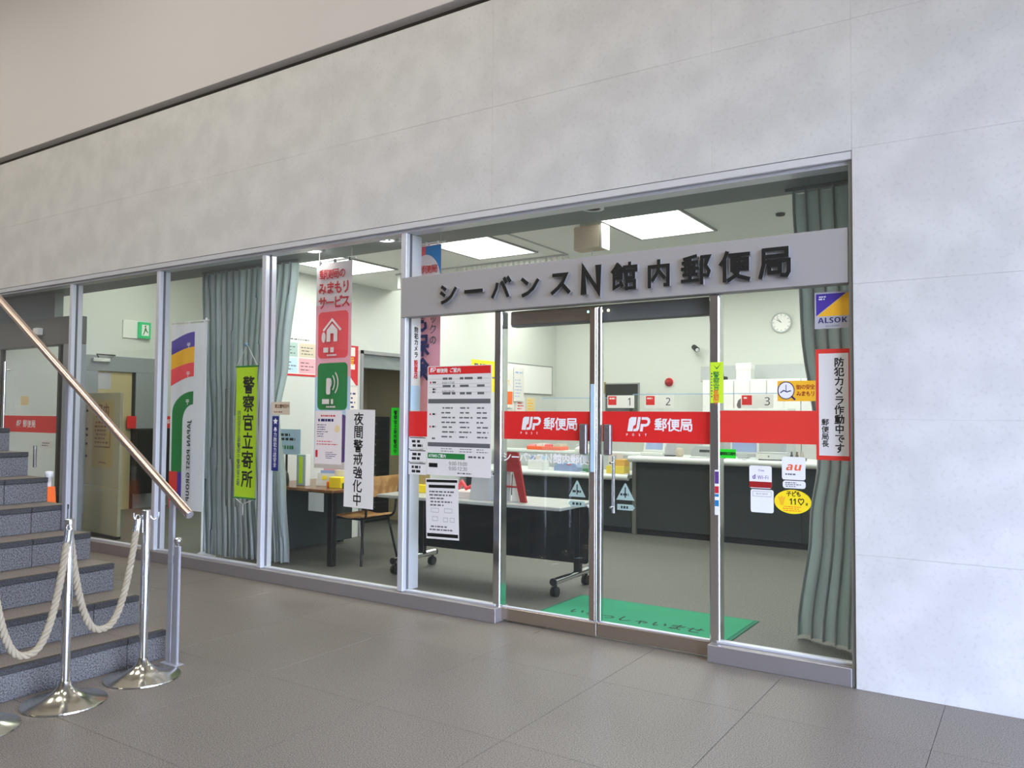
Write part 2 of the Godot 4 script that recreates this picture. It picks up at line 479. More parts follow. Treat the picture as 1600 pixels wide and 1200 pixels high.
# ---------------------------------------------------------------- lettering
func make_font():
	var src := {
		"ー": "2,10 18,10", "シ": "3,4 6.5,6.3;2,9 5.5,11.3;3,17.5 8,16 13,12.5 17.5,6",
		"バ": "6.5,6 5.5,10 2,16.5;11,5 14,10 17,16.5;13.5,2 15.5,5;17,1.5 19,4.5", "ン": "3,4.5 7.5,8;3.5,17.5 8,16 13,12.5 17.5,6",
		"ス": "4,4 15,4 12,10 8,14 3,17.5;11.5,11 17.5,17.5", "N": "4.2,18.5 4.2,1.5 15.8,18.5 15.8,1.5",
		"館": "5,1 3,4 1,6.2;5,1 9,5;5,3 5,5.5;2.5,6 8,6 8,11 2.5,11;2.5,8.5 8,8.5;2.5,6 2.5,17.5 7,15.5;7.5,13.5 8.8,16.5;14.3,0.8 14.3,3;10.3,6.5 10.3,3.5 19,3.5 19,6.5;12,6.5 12,19;12,6.5 17.3,6.5 17.3,11 12,11;12,13.5 18,13.5 18,18.3 12,18.3",
		"内": "3,19.3 3,5 17,5 17,18.5 14.5,18.5;10,1 10,6.5 8.5,10.5 5.5,14.5;10,8 14.2,13.5",
		"郵": "10,1 2,2.5;6,2 6,17;1,5 11,5;0.5,9 11.5,9;1.5,13 10.5,13;3,5 3,13;8.8,5 8.8,13;0.5,17 11.5,17;14,2 14,19.3;14,2 19,2 16.5,7.5 19,11.5 18,14.5 15.5,14",
		"便": "5,1 3.5,5 1,8.5;3.5,5 3.5,19.3;7,3 19,3;8.5,6 18,6 18,12.5 8.5,12.5 8.5,6;8.5,9.2 18,9.2;13,3 13,12 11,16 6,19;9,13 13,17 19,19",
		"局": "3,2 17,2 17,6.3 3,6.3;3,2 3,11 1,19;3,9.5 18.3,9.5 18.3,16.5 17,18.8 14,18.3;6.5,12 13,12 13,16.5 6.5,16.5 6.5,12",
		"防": "2,2 2,19;2,2 7,2 4.8,7 7,10.5 6,13.5 3.5,13.5;13.5,1 13.5,5;8,5 19,5;12,5 11.5,11 8,18.5;12,9.5 17.5,9.5 16.8,18 13.5,18",
		"犯": "6.5,1 1,6;3,2 6.5,7 6,18 3.5,17.5;6,9 1,14;10,3 17.5,3 17.5,10.5 14.5,10.5;10,3 10,17 11,18.5 18.5,18.5 19,15",
		"カ": "2,6 17,6 16,17 13,18;9,1 9,8 7,13.5 3,18", "メ": "15,2 11,10 3,17;5,6 15,15", "ラ": "4,3 16,3;3,8 17,8 14,14 7,18.5",
		"作": "5,1 3.5,5 1,8;3.5,5 3.5,19;10,1 7,8;9,5 19,5;11.5,5 11.5,19;11.5,9.5 18,9.5;11.5,14 18,14",
		"動": "10,1 2,2.5;1,5 11,5;2.5,7.5 9.5,7.5 9.5,12.5 2.5,12.5 2.5,7.5;2.5,10 9.5,10;6,2 6,18;1.5,15 10.5,15;0.5,18.5 11.5,17.8;12,6 18.5,6 17.8,17.5 15.5,18;15,1 15,8 11.5,18.5",
		"中": "3,5 17,5 17,13 3,13 3,5;10,1 10,19.5", "で": "2,4 17,3.5 11,7 9,11.5 11,16 15,17.5;14,9 15.5,12;17,8 18.5,11",
		"す": "2,5 18,5;11.5,1 11.5,12 9,13.5 7,11.5 8.5,9 11.5,10 11.5,14 9,17.5 6,19",
		"長": "5,1.5 5,11;5,1.5 17,1.5;5,4.7 15.5,4.7;5,7.9 15.5,7.9;1,11 19,11;5,11 5,18.5 10,16.5;9,11 12.5,16 19,19;16.5,12.5 13,14.5",
		"夜": "10,0.5 10,3.5;1,3.5 19,3.5;6,4 1,12;4,9 4,19;11.5,5 7,12;11,7.5 17,7.5 13.5,13.5 6.5,19;9.5,10 12,14 19,19;11,9.5 12.5,11.5",
		"間": "2,1 2,19;2,1 8.5,1 8.5,7.5 2,7.5;2,4.2 8.5,4.2;18,1 18,18.5 16,18.5;18,1 11.5,1 11.5,7.5 18,7.5;11.5,4.2 18,4.2;6.5,10 13.5,10 13.5,17 6.5,17 6.5,10;6.5,13.5 13.5,13.5",
		"警": "1,2.5 10,2.5;3.8,1 3.8,4;7.2,1 7.2,4;3,4.5 1,7.5;2.5,5.5 9.5,5.5 9,9.5 8,9.5;3,7 6.5,7 6.5,9 3,9 3,7;13.5,0.8 11.5,5;12.5,3 19,3;17,3 15,7 11,9.5;13,5 15,8 19,9.5;10,10.3 10,11.3;2,11.8 18,11.8;5,13.3 15,13.3;5,14.9 15,14.9;5.5,16.5 14.5,16.5 14.5,19.3 5.5,19.3 5.5,16.5",
		"戒": "1,4.5 19,4.5;13,1 13.8,10 18,18.5 19,15;17.5,7 15,13 10,18.5;16,1 18,3;1.5,10 11,10;4.5,7 4.5,13 2,18.5;8.5,7 8.5,17",
		"強": "1.5,2.5 7,2.5 7,7 2,7 1.8,11.5 7.2,11.5 7,18 4.5,17.5;13.5,1 10,6.5 17,6;15.5,3.5 18.5,7.5;9.5,9 18,9 18,13.5 9.5,13.5 9.5,9;13.7,7.5 13.7,18;9,18.3 18,17.5;16.5,15.5 19,19",
		"化": "6,1 4,6 1,9;4,6 4,19;17.5,4 10,10.5;10,1.5 10,17 11.5,18.5 18,18.5 19,14.5",
		"察": "10,0.5 10,3;1.5,5.5 1.5,3 18.5,3 18.5,5.5;6,4.5 1.5,10;5,6 9,6 6.5,10.5 2,13;4,8 6.5,10;11.5,5.5 18,5.5 15.5,9.5;12,6.5 14,9.5 18.5,12.5;6.5,11 13,11;4,13.7 16,13.7;10,13.7 10,19 8.5,19;6.5,15.5 4,18.5;13.5,15.5 16.5,18.5",
		"官": "10,1 10,3.5;2,7 2,3.5 18,3.5 18,7;5,7 5,19;5,7 15,7 15,11.5 5,11.5;5,13.5 16,13.5 16,18.5 5,18.5",
		"立": "10,1 10,5;3,5 17,5;6.5,8 8,16;14,8 11.5,17.5;1.5,17.8 18.5,17.8",
		"寄": "10,0.5 10,3;1.5,6 1.5,3 18.5,3 18.5,6;4,7 16,7;10,5 8,8.5 4,10.5;11,7.5 15.5,10;1,12 19,12;4.5,14 10.5,14 10.5,17.5 4.5,17.5 4.5,14;15,12 15,19 13,19",
		"所": "1.5,3 9.5,3;3,6 9,6 9,11 3,11;3,6 3,12 1,19;18,1.5 12,4 12,11 10,19;12,8.5 19,8.5;16,8.5 16,19.5",
		"保": "5,1 3.5,5 1,8;3.5,5 3.5,19;9,2 17.5,2 17.5,7.5 9,7.5 9,2;7,11 19.5,11;13.2,8 13.2,19.5;12.8,11.5 7,18;13.6,11.5 19.5,18",
		"険": "2,2 2,19;2,2 7,2 4.8,7 7,10.5 6,13.5 3.5,13.5;13.5,1 8,7;13.5,1 19.3,7;11,6.5 16,6.5;9.5,9 17.5,9 17.5,13 9.5,13 9.5,9;13.5,6.5 13.5,13 8.5,19;13.5,13.5 19,19",
		"の": "10.5,4 9,14 5.5,16 3,12 5,6.5 10.5,3.5 16,6 17.5,11 15,16 11,18", "み": "4,4 10,4 7,12 4,16.5 2,14 4.5,11.5 10,13 17,16;15.5,8 15,13 12,18.5",
		"ま": "4,4.5 17,4.5;4.5,8.5 16.5,8.5;11,1 11,16 8.5,18 5,17 5.5,14.5 9,14 16,17.5", "も": "9,1 7.5,13 9,17.5 13,18.5 16.5,16 16,12;3.5,6 13,6;3.5,10.5 13.5,10.5",
		"り": "6,2 5.5,10 7.5,8;14,1.5 14.5,9 13,15 8.5,19", "サ": "2,6.5 18,6.5;6.5,2 6.5,11;14,1.5 14,10 11.5,15.5 7,18.5",
		"ビ": "5,2 5,15 6,17.5 16,17.5;5,9.5 14.5,7;15,2 16.5,5;18,1 19.3,4", "フ": "3,4 17,4 15,11 11,15.5 5,18.5", "ッ": "4,9 5.5,12.5;9,8 10.5,11.5;16,8.5 14.5,14 8,18.5", "ク": "7.5,1.5 6,6 2.5,10.5;7,4.5 16.5,4.5 14.5,11 10.5,15.5 4.5,18.5",
		"街": "4,1 1,5;4.5,5 1,10;3,8 3,19;6,5 12.5,5;9.2,2 9.2,10;5.8,10 13,10;9.2,12 9.2,18;6,14 12.5,14;5.5,18.5 13,17.5;14,4 19,4;13.5,9 19.5,9;17,9 17,19 15.5,18.5",
		"安": "10,0.5 10,3.5;2,7 2,3.5 18,3.5 18,7;9.5,6 6,13.5 15,19;14.5,10 12,15 3.5,19;1.5,10 18.5,10", "全": "10,1 1.5,8.5;10,1 18.5,8.5;5.5,8.5 14.5,8.5;4.5,13 15.5,13;2,18.5 18,18.5;10,8.5 10,18.5",
		"子": "4,3 15.5,3 10,7.5 10,18.5 7.5,18.5;1.5,10 18.5,10", "ど": "6,3 7,9;15,5.5 6,11.5 5.5,16 8,18.5 16,18;15,1 16.5,3.5;18,0.5 19.5,3",
		"番": "15,1 4,2.5;10,2 10,10;1.5,5.5 18.5,5.5;5.5,3.5 7,5;14.5,3 13,5;9.5,5.5 2,10.5;10.5,5.5 18.5,10.5;4,11 16,11 16,19 4,19 4,11;4,15 16,15;10,11 10,19",
		"い": "4.5,4 5,13 7.5,16.5 9.5,13;14.5,5 17.5,12", "ら": "8,2 12,4;5.5,6 5,13 10,10 15,12 14,16.5 8,18.5", "っ": "5,10 12,8.5 16.5,11 15.5,15 10,18",
		"し": "6,2 6,14 8.5,18 13,17 17,13", "ゃ": "5,12 14,9.5 16.5,12 14,14.5;8,8 11,19;11,8 12.5,10.5", "せ": "2,8 18,7;14,2.5 14,10 12.5,12.5;6,3.5 6,16 8.5,18 16,18",
		"ご": "5,4 14,4;4,11 5,16 15,16.5;15,1 16.5,3.5;18,0.5 19.5,3", "案": "10,0.5 10,2.5;2,5 2,2.5 18,2.5 18,5;9,4.5 6,8 14,11;13,6 9.5,9.5 4,11;2,6.5 18,6.5;1.5,13.5 18.5,13.5;10,11 10,19.5;9.5,13.5 2,19;10.5,13.5 18,19",
		"設": "2,2 7,2;1,5 8,5;2,8 7,8;2,11 7,11;2.3,13.5 7,13.5 7,18.5 2.3,18.5 2.3,13.5;11,2 11,6 9.5,9;11,2 16,2 16,7 18.5,8;10,11 17,11 14.5,15.5 9.5,19;11.5,12.5 14.5,16 19,19",
		"置": "3,1.5 17,1.5 17,5.5 3,5.5 3,1.5;7.7,1.5 7.7,5.5;12.3,1.5 12.3,5.5;2,7.8 18,7.8;10,6 10,10;6,10 15,10 15,16.5 6,16.5 6,10;6,12.2 15,12.2;6,14.3 15,14.3;3,10 3,19 18.5,19",
		"店": "10,0.5 10,3;3,3 18.5,3;3,3 3,11 1,19;10.5,5 10.5,12;10.5,8 17.5,8;6.5,12 16.5,12 16.5,18.5 6.5,18.5 6.5,12",
		"見": "4,1.5 16,1.5 16,12 4,12 4,1.5;4,5 16,5;4,8.5 16,8.5;7.5,12 6,16 2,19;12,12 12,17.5 13.5,18.5 18,18.5 18.5,15", "廻": "7,2 18.5,2 18.5,14 7,14 7,2;10,5.5 15.5,5.5 15.5,10.5 10,10.5 10,5.5;2,2 5.5,2 2,8 5.5,8 4,14 1,18.5;2,12 7,17.5 19,18.5",
		"暴": "5,1 15,1 15,6 5,6 5,1;5,3.5 15,3.5;3,8 17,8;1,10.5 19,10.5;7,6.5 7,10.5;13,6.5 13,10.5;7,10.5 2,14;13,10.5 18,14;10,12 10,19;4,15 7,17;16,15 13,17",
		"力": "2,6 17,6 16,17 13,18;9,1 9,8 7,13.5 3,18", "〒": "3,4 17,4;2,9 18,9;10,9 10,19",
	}
	for ch in src:
		var strokes := []
		for s in src[ch].split(";"):
			var line := PackedVector2Array()
			for p in s.split(" "):
				var xy = p.split(",")
				line.append(Vector2(float(xy[0]), float(xy[1])))
			strokes.append(line)
		G[ch] = strokes

func ribbon(line: PackedVector2Array, w: float) -> Array:
	# left and right border of a stroke drawn w wide, mitred at its bends, its ends drawn out
	var l := PackedVector2Array()
	var r := PackedVector2Array()
	var n := line.size()
	var closed := n > 3 and line[0].distance_to(line[n - 1]) < 0.01
	for i in n:
		var p := line[i]
		var d0 := (line[i] - line[i - 1]).normalized() if i > 0 else (line[1] - line[0]).normalized()
		var d1 := (line[i + 1] - line[i]).normalized() if i < n - 1 else d0
		if closed and i == 0:
			d0 = (line[n - 1] - line[n - 2]).normalized()
		if closed and i == n - 1:
			d1 = (line[1] - line[0]).normalized()
		var b := (d0 + d1).normalized() if (d0 + d1).length() > 0.2 else d1
		var nn := Vector2(-b.y, b.x)
		var c := maxf(nn.dot(Vector2(-d1.y, d1.x)), 0.5)
		var e := Vector2.ZERO
		if not closed and i == 0:
			e = -d1 * w * 0.35
		if not closed and i == n - 1:
			e = d0 * w * 0.35
		l.append(p + e + nn * w / 2 / c)
		r.append(p + e - nn * w / 2 / c)
	return [l, r]

func write(st: SurfaceTool, s: String, o: Vector3, R: Vector3, D: Vector3, size: float, adv: float, w := 2.2, down := false, depth := 0.0, sides: SurfaceTool = null):
	# o is the upper left corner of the first character, R and D point right and down along the surface
	var N := D.cross(R).normalized()
	if N.z < -0.5:
		N = -N          # mirror writing, still on the near face
	var k := size / 20.0
	for i in s.length():
		var at := o + (D if down else R) * adv * i
		var lift := 0.0
		for line in G.get(s[i], []):
			lift += 0.00003
			var lr := ribbon(line, w)
			var L := []
			var Q := []
			for j in line.size():
				L.append(at + (R * lr[0][j].x + D * lr[0][j].y) * k + N * (depth + lift))
				Q.append(at + (R * lr[1][j].x + D * lr[1][j].y) * k + N * (depth + lift))
			for j in line.size() - 1:
				poly(st, [L[j], L[j + 1], Q[j + 1], Q[j]], N)
				if sides:
					var dn := -N * (depth + lift)
					var across: Vector3 = L[j] - Q[j]
					poly(sides, [L[j], L[j + 1], L[j + 1] + dn, L[j] + dn], across)
					poly(sides, [Q[j], Q[j + 1], Q[j + 1] + dn, Q[j] + dn], -across)
			if sides:
				var e := L.size() - 1
				var dn2 := -N * (depth + lift)
				poly(sides, [L[0], Q[0], Q[0] + dn2, L[0] + dn2], L[0] - L[1])
				poly(sides, [L[e], Q[e], Q[e] + dn2, L[e] + dn2], L[e] - L[e - 1])

func latin(st: SurfaceTool, s: String, mid: Vector3, R: Vector3, U: Vector3, height: float, bold := true, width := 0.0, serif := false):
	# letters of the staged Latin fonts; mid is the middle of the text, height that of its box
	var f := SystemFont.new()
	f.font_names = PackedStringArray(["Droid Serif" if serif else "Droid Sans"])
	f.font_weight = 700 if bold else 400
	var tm := TextMesh.new()
	tm.font = f
	tm.text = s
	tm.font_size = 64
	tm.pixel_size = 0.01
	tm.depth = 0.0
	tm.curve_step = 1.0
	var ar := tm.get_mesh_arrays()
	if ar.is_empty() or ar[0].is_empty():
		return
	var v: PackedVector3Array = ar[Mesh.ARRAY_VERTEX]
	var idx: PackedInt32Array = ar[Mesh.ARRAY_INDEX]
	var lo := v[0]
	var hi := v[0]
	for p in v:
		lo = lo.min(p)
		hi = hi.max(p)
	var sy := height / (hi.y - lo.y)
	var sx := sy if width == 0.0 else width / (hi.x - lo.x)
	var c := (lo + hi) / 2
	var N := R.cross(U)
	for i in range(0, idx.size(), 3):
		var t := []
		for q in 3:
			var p := v[idx[i + q]] - c
			t.append(mid + R * p.x * sx + U * p.y * sy)
		if (t[1] - t[0]).cross(t[2] - t[0]).length() > 1e-12:
			poly(st, t, N)

func small_print(st: SurfaceTool, x0: float, x1: float, y0: float, y1: float, rows: int, seed_no: int, z := 0.0013, fill := 0.45):
	# rows of print too small to read
	var r := RandomNumberGenerator.new()
	r.seed = seed_no
	var rh := (y1 - y0) / rows
	for i in rows:
		var y := y1 - rh * (i + 0.5)
		var x := x0 + r.randf() * 0.08 * (x1 - x0)
		var end := x0 + (x1 - x0) * r.randf_range(0.55, 1.0)
		while x < end:
			var w := minf(rh * r.randf_range(0.5, 1.6), end - x)
			rect(st, x, x + w, y - rh * fill / 2, y + rh * fill / 2, z)
			x += w + rh * r.randf_range(0.15, 0.5)

func post_logo(st: SurfaceTool, x: float, y: float, h: float, z: float):
	# the white mark on the red bands: a slanted block with a J let into it, and a P
	var k := h
	var q := func(pts: Array) -> PackedVector2Array:
		var o := PackedVector2Array()
		for p in pts:
			o.append(Vector2(x + (p[0] + p[1] * 0.16) * k, y + p[1] * k))
		return o
	flat(st, q.call([[0.0, 0.24], [0.30, 0.24], [0.30, 0.52], [0.42, 0.60], [0.42, 1.0], [0.10, 1.0], [0.0, 0.9]]), z)
	flat(st, q.call([[0.50, 1.0], [0.66, 1.0], [0.66, 0.40], [0.60, 0.27], [0.48, 0.24], [0.34, 0.24], [0.34, 0.38], [0.44, 0.38], [0.50, 0.44]]), z)
	flat(st, q.call([[0.72, 0.24], [0.88, 0.24], [0.88, 0.50], [1.05, 0.50], [1.18, 0.57], [1.24, 0.75], [1.18, 0.92], [1.05, 1.0], [0.72, 1.0], [0.72, 0.86], [1.0, 0.86], [1.07, 0.81], [1.09, 0.75], [1.07, 0.68], [1.0, 0.64], [0.72, 0.64]]), z)
	var i := 0
	for c in ["P", "O", "S", "T"]:
		latin(st, c, Vector3(x + (0.02 + 0.36 * i) * k, y + 0.06 * k, z), Vector3.RIGHT, Vector3.UP, 0.13 * k)
		i += 1

# ---------------------------------------------------------------- the lobby
const OPEN_TOP := 2.812
const JAMB := -0.80

func slab(a: Vector3, b: Vector3, ch := 0.0) -> SurfaceTool:
	var st := S()
	box(st, a, b, ch)
	return st

func panel_rows(parent: Node, x0: float, x1: float, ys: Array, step: float):
	# stone facing on the lobby side of the front wall: slabs with fine open joints
	for i in ys.size() - 1:
		var x := x0
		while x < x1 - 0.01:
			var e := minf(x + step, x1)
			if x1 - e < 0.3:
				e = x1
			part(parent, "stone_panel", slab(Vector3(x + 0.0003, ys[i] + 0.0004, -0.03), Vector3(e - 0.0003, ys[i + 1] - 0.0004, 0.0), 0.0006), "wall_stone")
			x = e

func lobby():
	# floor of large terrazzo tiles
	var fl := struct("floor", slab(Vector3(-14, -0.30, -0.17), Vector3(5, -0.006, 9.5)), "wall_joint", "speckled stone floor of the lobby in front of the glass")
	var zs := [-0.16, 0.64, 1.57, 2.50, 3.43, 4.36, 5.29, 6.22, 7.15, 8.08, 9.01, 9.5]
	for k in range(-16, 9):
		for i in zs.size() - 1:
			var x: float = -1.945 + 0.775 * k
			if x < -14.2 or x + 0.775 > 5.1:
				continue
			part(fl, "floor_tile", slab(Vector3(x + 0.001, -0.02, zs[i] + 0.001), Vector3(x + 0.774, 0.0, zs[i + 1] - 0.001), 0.0015), "floor_granite")
	# front wall: core and stone facing
	var st := S()
	box(st, Vector3(-14, OPEN_TOP + 0.002, -0.28), Vector3(5, 4.28, -0.03))
	box(st, Vector3(JAMB, 0, -0.28), Vector3(5, OPEN_TOP + 0.002, -0.03))
	box(st, Vector3(-14, 0, -0.28), Vector3(-11.2, OPEN_TOP + 0.002, -0.03))
	var w := struct("wall_front", st, "wall_joint", "pale stone wall around the glass shop front")
	panel_rows(w, -14.0, JAMB, [OPEN_TOP, 3.52, 4.28], 1.555)
	panel_rows(w, JAMB, 5.0, [0.0, 0.69, 1.39, 2.10, 2.82, 3.52, 4.28], 2.9)
	panel_rows(w, -14.0, -11.2, [0.0, 0.69, 1.39, 2.10, OPEN_TOP], 1.4)
	# shadow gap, upper wall
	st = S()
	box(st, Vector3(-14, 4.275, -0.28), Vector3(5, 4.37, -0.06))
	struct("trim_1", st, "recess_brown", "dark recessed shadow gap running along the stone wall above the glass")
	st = S()
	box(st, Vector3(-14, 4.345, -0.28), Vector3(5, 7.2, 0.03), 0.004)
	struct("wall_upper", st, "plaster", "pale plain upper wall above the dark shadow gap")
	# the rest of the hall
	st = S()
	box(st, Vector3(-14.2, 0, -0.28), Vector3(-14, 7.2, 9.7))
	struct("wall_left", st, "plaster", "far end wall of the lobby")
	st = S()
	box(st, Vector3(-14.2, 0, 9.5), Vector3(5.2, 7.2, 9.7))
	struct("wall_back", st, "far_stone", "wall of the lobby facing the shop front")
	st = S()
	box(st, Vector3(5, 0, -0.28), Vector3(5.2, 7.2, 0.7))
	box(st, Vector3(5, 0, 7.3), Vector3(5.2, 7.2, 9.5))
	box(st, Vector3(5, 4.3, 0.7), Vector3(5.2, 7.2, 7.3))
	struct("wall_right", st, "plaster", "lobby wall with the wide opening to the street")
	st = S()
	for z in [0.7, 2.9, 5.1, 7.24]:
		box(st, Vector3(5.05, 0, z), Vector3(5.13, 4.3, z + 0.06), 0.005)
	box(st, Vector3(5.05, 2.3, 0.7), Vector3(5.13, 2.36, 7.3), 0.005)
	struct("window_2", st, "aluminium", "metal frames of the wide street opening of the lobby")
	struct("ceiling", slab(Vector3(-14.2, 7.0, -0.28), Vector3(5.2, 7.2, 9.7)), "lobby_ceiling", "high ceiling of the lobby")
	for p in [[-10.5, 3.0, 7.0], [-6.5, 3.0, 7.0], [-2.5, 3.0, 7.0], [-10.5, 6.8, 7.0], [-6.5, 6.8, 7.0], [-2.5, 6.8, 7.0]]:
		var l := thing("lobby_lamp", "square recessed ceiling lamp high in the lobby ceiling", "ceiling lamp", Vector3(p[0], 6.9, p[1]), 0.0, "lobby ceiling lamps")
		part(l, "housing", slab(Vector3(-0.62, 0.02, -0.62), Vector3(0.62, 0.10, 0.62), 0.01), "aluminium")
		part(l, "diffuser", slab(Vector3(-0.58, 0.0, -0.58), Vector3(0.58, 0.03, 0.58)), "lobby_glow")
		area_lamp(Vector3(0, -0.02, 0), Vector2(1.1, 1.1), p[2], Color(1.0, 0.985, 0.95), l)

# ---------------------------------------------------------------- the office behind the glass
const OW := -6.5       # left wall of the office
const CEIL := 2.885
const BACK := -6.75

func office_shell():
	var st := S()
	box(st, Vector3(-11.2, -0.30, -7.4), Vector3(0.5, 0.0, -0.165))
	struct("floor_office", st, "office_floor", "grey speckled floor of the post office")
	# left wall with a doorway
	st = S()
	box(st, Vector3(OW - 0.15, 0, -2.26), Vector3(OW, 3.8, -0.72))
	box(st, Vector3(OW - 0.15, 0, -7.0), Vector3(OW, 3.8, -3.35))
	box(st, Vector3(OW - 0.15, 2.13, -3.35), Vector3(OW, 3.8, -2.26))
	var lw := struct("wall_office_left", st, "office_wall", "white side wall of the post office with posters and a doorway")
	st = S()
	box(st, Vector3(OW - 0.16, 0, -2.30), Vector3(OW + 0.015, 2.13, -2.26))
	box(st, Vector3(OW - 0.16, 0, -3.39), Vector3(OW + 0.015, 2.13, -3.35))
	box(st, Vector3(OW - 0.16, 2.09, -3.39), Vector3(OW + 0.015, 2.13, -2.26))
	part(lw, "door_frame", st, "aluminium_grey")
	st = S()
	box(st, Vector3(OW - 0.10, 1.93, -3.35), Vector3(OW - 0.02, 2.09, -2.30), 0.004)
	part(lw, "transom", st, "soffit_grey", "grey transom over the doorway")
	# closet behind the doorway, with dark box units
	st = S()
	box(st, Vector3(-7.75, 0, -3.7), Vector3(-7.65, 2.6, -1.95))
	box(st, Vector3(-7.65, 0, -3.7), Vector3(OW - 0.15, 2.6, -3.6))
	box(st, Vector3(-7.65, 0, -2.05), Vector3(OW - 0.15, 2.6, -1.95))
	box(st, Vector3(-7.75, 2.5, -3.7), Vector3(OW - 0.15, 2.6, -1.95))
	struct("wall_closet", st, "yellow_room", "yellowish walls of the small room behind the doorway")
	var u := thing("locker_unit", "black bank of small mail boxes in the room behind the doorway", "mail boxes", Vector3(-7.42, 0, -2.83))
	part(u, "body", slab(Vector3(-0.2, 0, -0.75), Vector3(0.2, 1.36, 0.75), 0.005), "dark_unit")
	for i in 9:
		for k in 5:
			var d := part(u, "door", slab(Vector3(0.2, 0.12 + i * 0.135, -0.70 + k * 0.28), Vector3(0.212, 0.245 + i * 0.135, -0.43 + k * 0.28), 0.003), "black_paint")
			part(d, "keyhole", slab(Vector3(0.212, 0.18 + i * 0.135, -0.47 + k * 0.28), Vector3(0.216, 0.20 + i * 0.135, -0.455 + k * 0.28)), "chrome")
	st = S()
	box(st, Vector3(-6.65, 0, BACK - 0.2), Vector3(0.5, 3.4, BACK))
	struct("wall_office_back", st, "office_wall", "white back wall of the post office with clock and alarm")
	struct("wall_office_right", slab(Vector3(0.3, 0, BACK), Vector3(0.5, 3.4, -0.28)), "office_wall", "right hand wall of the post office behind the curtain")
	st = S()
	box(st, Vector3(-6.64, CEIL, -2.8), Vector3(0.5, 3.05, -0.66))
	box(st, Vector3(-6.64, 3.25, -7.0), Vector3(0.5, 3.40, -2.78))
	box(st, Vector3(-6.64, 3.0, -2.85), Vector3(0.5, 3.40, -2.78))
	var ce := struct("ceiling_office", st, "office_ceiling", "white ceiling of the post office with square light panels")
	st = S()
	box(st, Vector3(-11.2, 2.80, -0.66), Vector3(0.5, 3.05, -0.15), 0.004)
	struct("ceiling_bulkhead", st, "soffit_grey", "lower grey strip of ceiling just inside the glass front")
	struct("ceiling_corridor", slab(Vector3(-11.2, 3.7, -4.35), Vector3(-6.5, 3.85, -0.28)), "office_ceiling", "white ceiling of the side corridor, higher than that of the office")
	# ceiling rails
	st = S()
	box(st, Vector3(-3.615, CEIL - 0.01, -1.95), Vector3(-3.60, CEIL, -0.66))
	part(ce, "rail", st, "device_grey")
	# short slatted screen hanging under the ceiling
	var sc := thing("slatted_screen", "short row of pale vertical slats hanging from the office ceiling", "ceiling screen", Vector3(-4.285, CEIL - 0.16, -1.93))
	part(sc, "top_rail", slab(Vector3(-1.4, 0.145, -0.012), Vector3(0.68, 0.16, 0.012), 0.003), "device_grey")
	for i in 34:
		var x := -1.37 + i * 0.0615
		part(sc, "slat", slab(Vector3(x, 0.0, -0.012), Vector3(x + 0.036, 0.147, 0.004)), "device_white")
	# light panels
	var names := ["above the left end of the sign", "at the left behind the tall service banner", "beside the hanging box"]
	var k := 0
	for z in [-1.28, -3.5, -5.3]:
		for x in [-4.11, -5.79, -2.44, -0.9]:
			if x == -0.9 and z == -1.28:
				continue
			var lb: String = "square white light panel in the office ceiling " + names[k] if k < 3 else "square white light panel deeper inside the office ceiling"
			var l := thing("light_panel", lb, "light panel", Vector3(x, (CEIL if z > -2.0 else 3.25) - 0.012, z), 0.0, "" if k < 3 else "ceiling panels deeper inside the office")
			var fr := S()
			for q in [[-0.33, -0.31, -0.43, 0.43], [0.31, 0.33, -0.43, 0.43], [-0.31, 0.31, -0.43, -0.41], [-0.31, 0.31, 0.41, 0.43]]:
				box(fr, Vector3(q[0], 0, q[2]), Vector3(q[1], 0.014, q[3]))
			part(l, "frame", fr, "aluminium_grey")
			part(l, "diffuser", slab(Vector3(-0.31, 0.003, -0.41), Vector3(0.31, 0.013, 0.41)), "lamp_glow")
			area_lamp(Vector3(0, -0.012, 0), Vector2(0.6, 0.8), 2.05, Color(0.985, 1.0, 0.965), l)
			k += 1
	for p in [[-8.0, -1.9], [-9.7, -1.9], [-8.0, -3.2]]:
		var l := thing("light_panel", "square white light panel in the ceiling of the side corridor", "light panel", Vector3(p[0], 3.685, p[1]), 0.0, "ceiling panels of the side corridor")
		part(l, "diffuser", slab(Vector3(-0.31, 0.003, -0.31), Vector3(0.31, 0.013, 0.31)), "lamp_glow")
		area_lamp(Vector3(0, -0.012, 0), Vector2(0.6, 0.6), 2.4, Color(0.97, 1.0, 0.94), l)
	# downlights in the bulkhead
	var dl := [[-2.49, "unlit round downlight in the grey ceiling strip above the sign"], [-4.35, "round downlight in the grey strip just left of the mullion by the sign"], [-5.18, "round downlight in the grey strip nearest the narrow blue sticker"]]
	for d in dl:
		var o := thing("downlight", d[1], "downlight", Vector3(d[0], 2.788, -0.30))
		var ring := S()
		lathe(ring, [Vector2(0.075, 0.012), Vector2(0.075, 0.002), Vector2(0.055, 0.0), Vector2(0.050, 0.010)], 28)
		part(o, "ring", ring, "aluminium")
		var bowl := S()
		lathe(bowl, [Vector2(0.052, 0.006), Vector2(0.03, 0.0105), Vector2(0.0, 0.0115)], 24)
		part(o, "reflector", bowl, "chrome" if d[0] < -3.0 else "dark_metal")
		if d[0] < -3.0:
			var bulb := S()
			lathe(bulb, [Vector2(0.0, 0.003), Vector2(0.014, 0.005), Vector2(0.018, 0.0095)], 16)
			part(o, "bulb", bulb, "lamp_glow")
			var ol := OmniLight3D.new()
			ol.name = "bulb_light"
			ol.light_energy = 0.04
			ol.light_size = 0.015
			ol.omni_range = 12.0
			ol.omni_attenuation = 2.0
			ol.shadow_enabled = true
			ol.position = Vector3(0, -0.02, 0)
			o.add_child(ol, true)
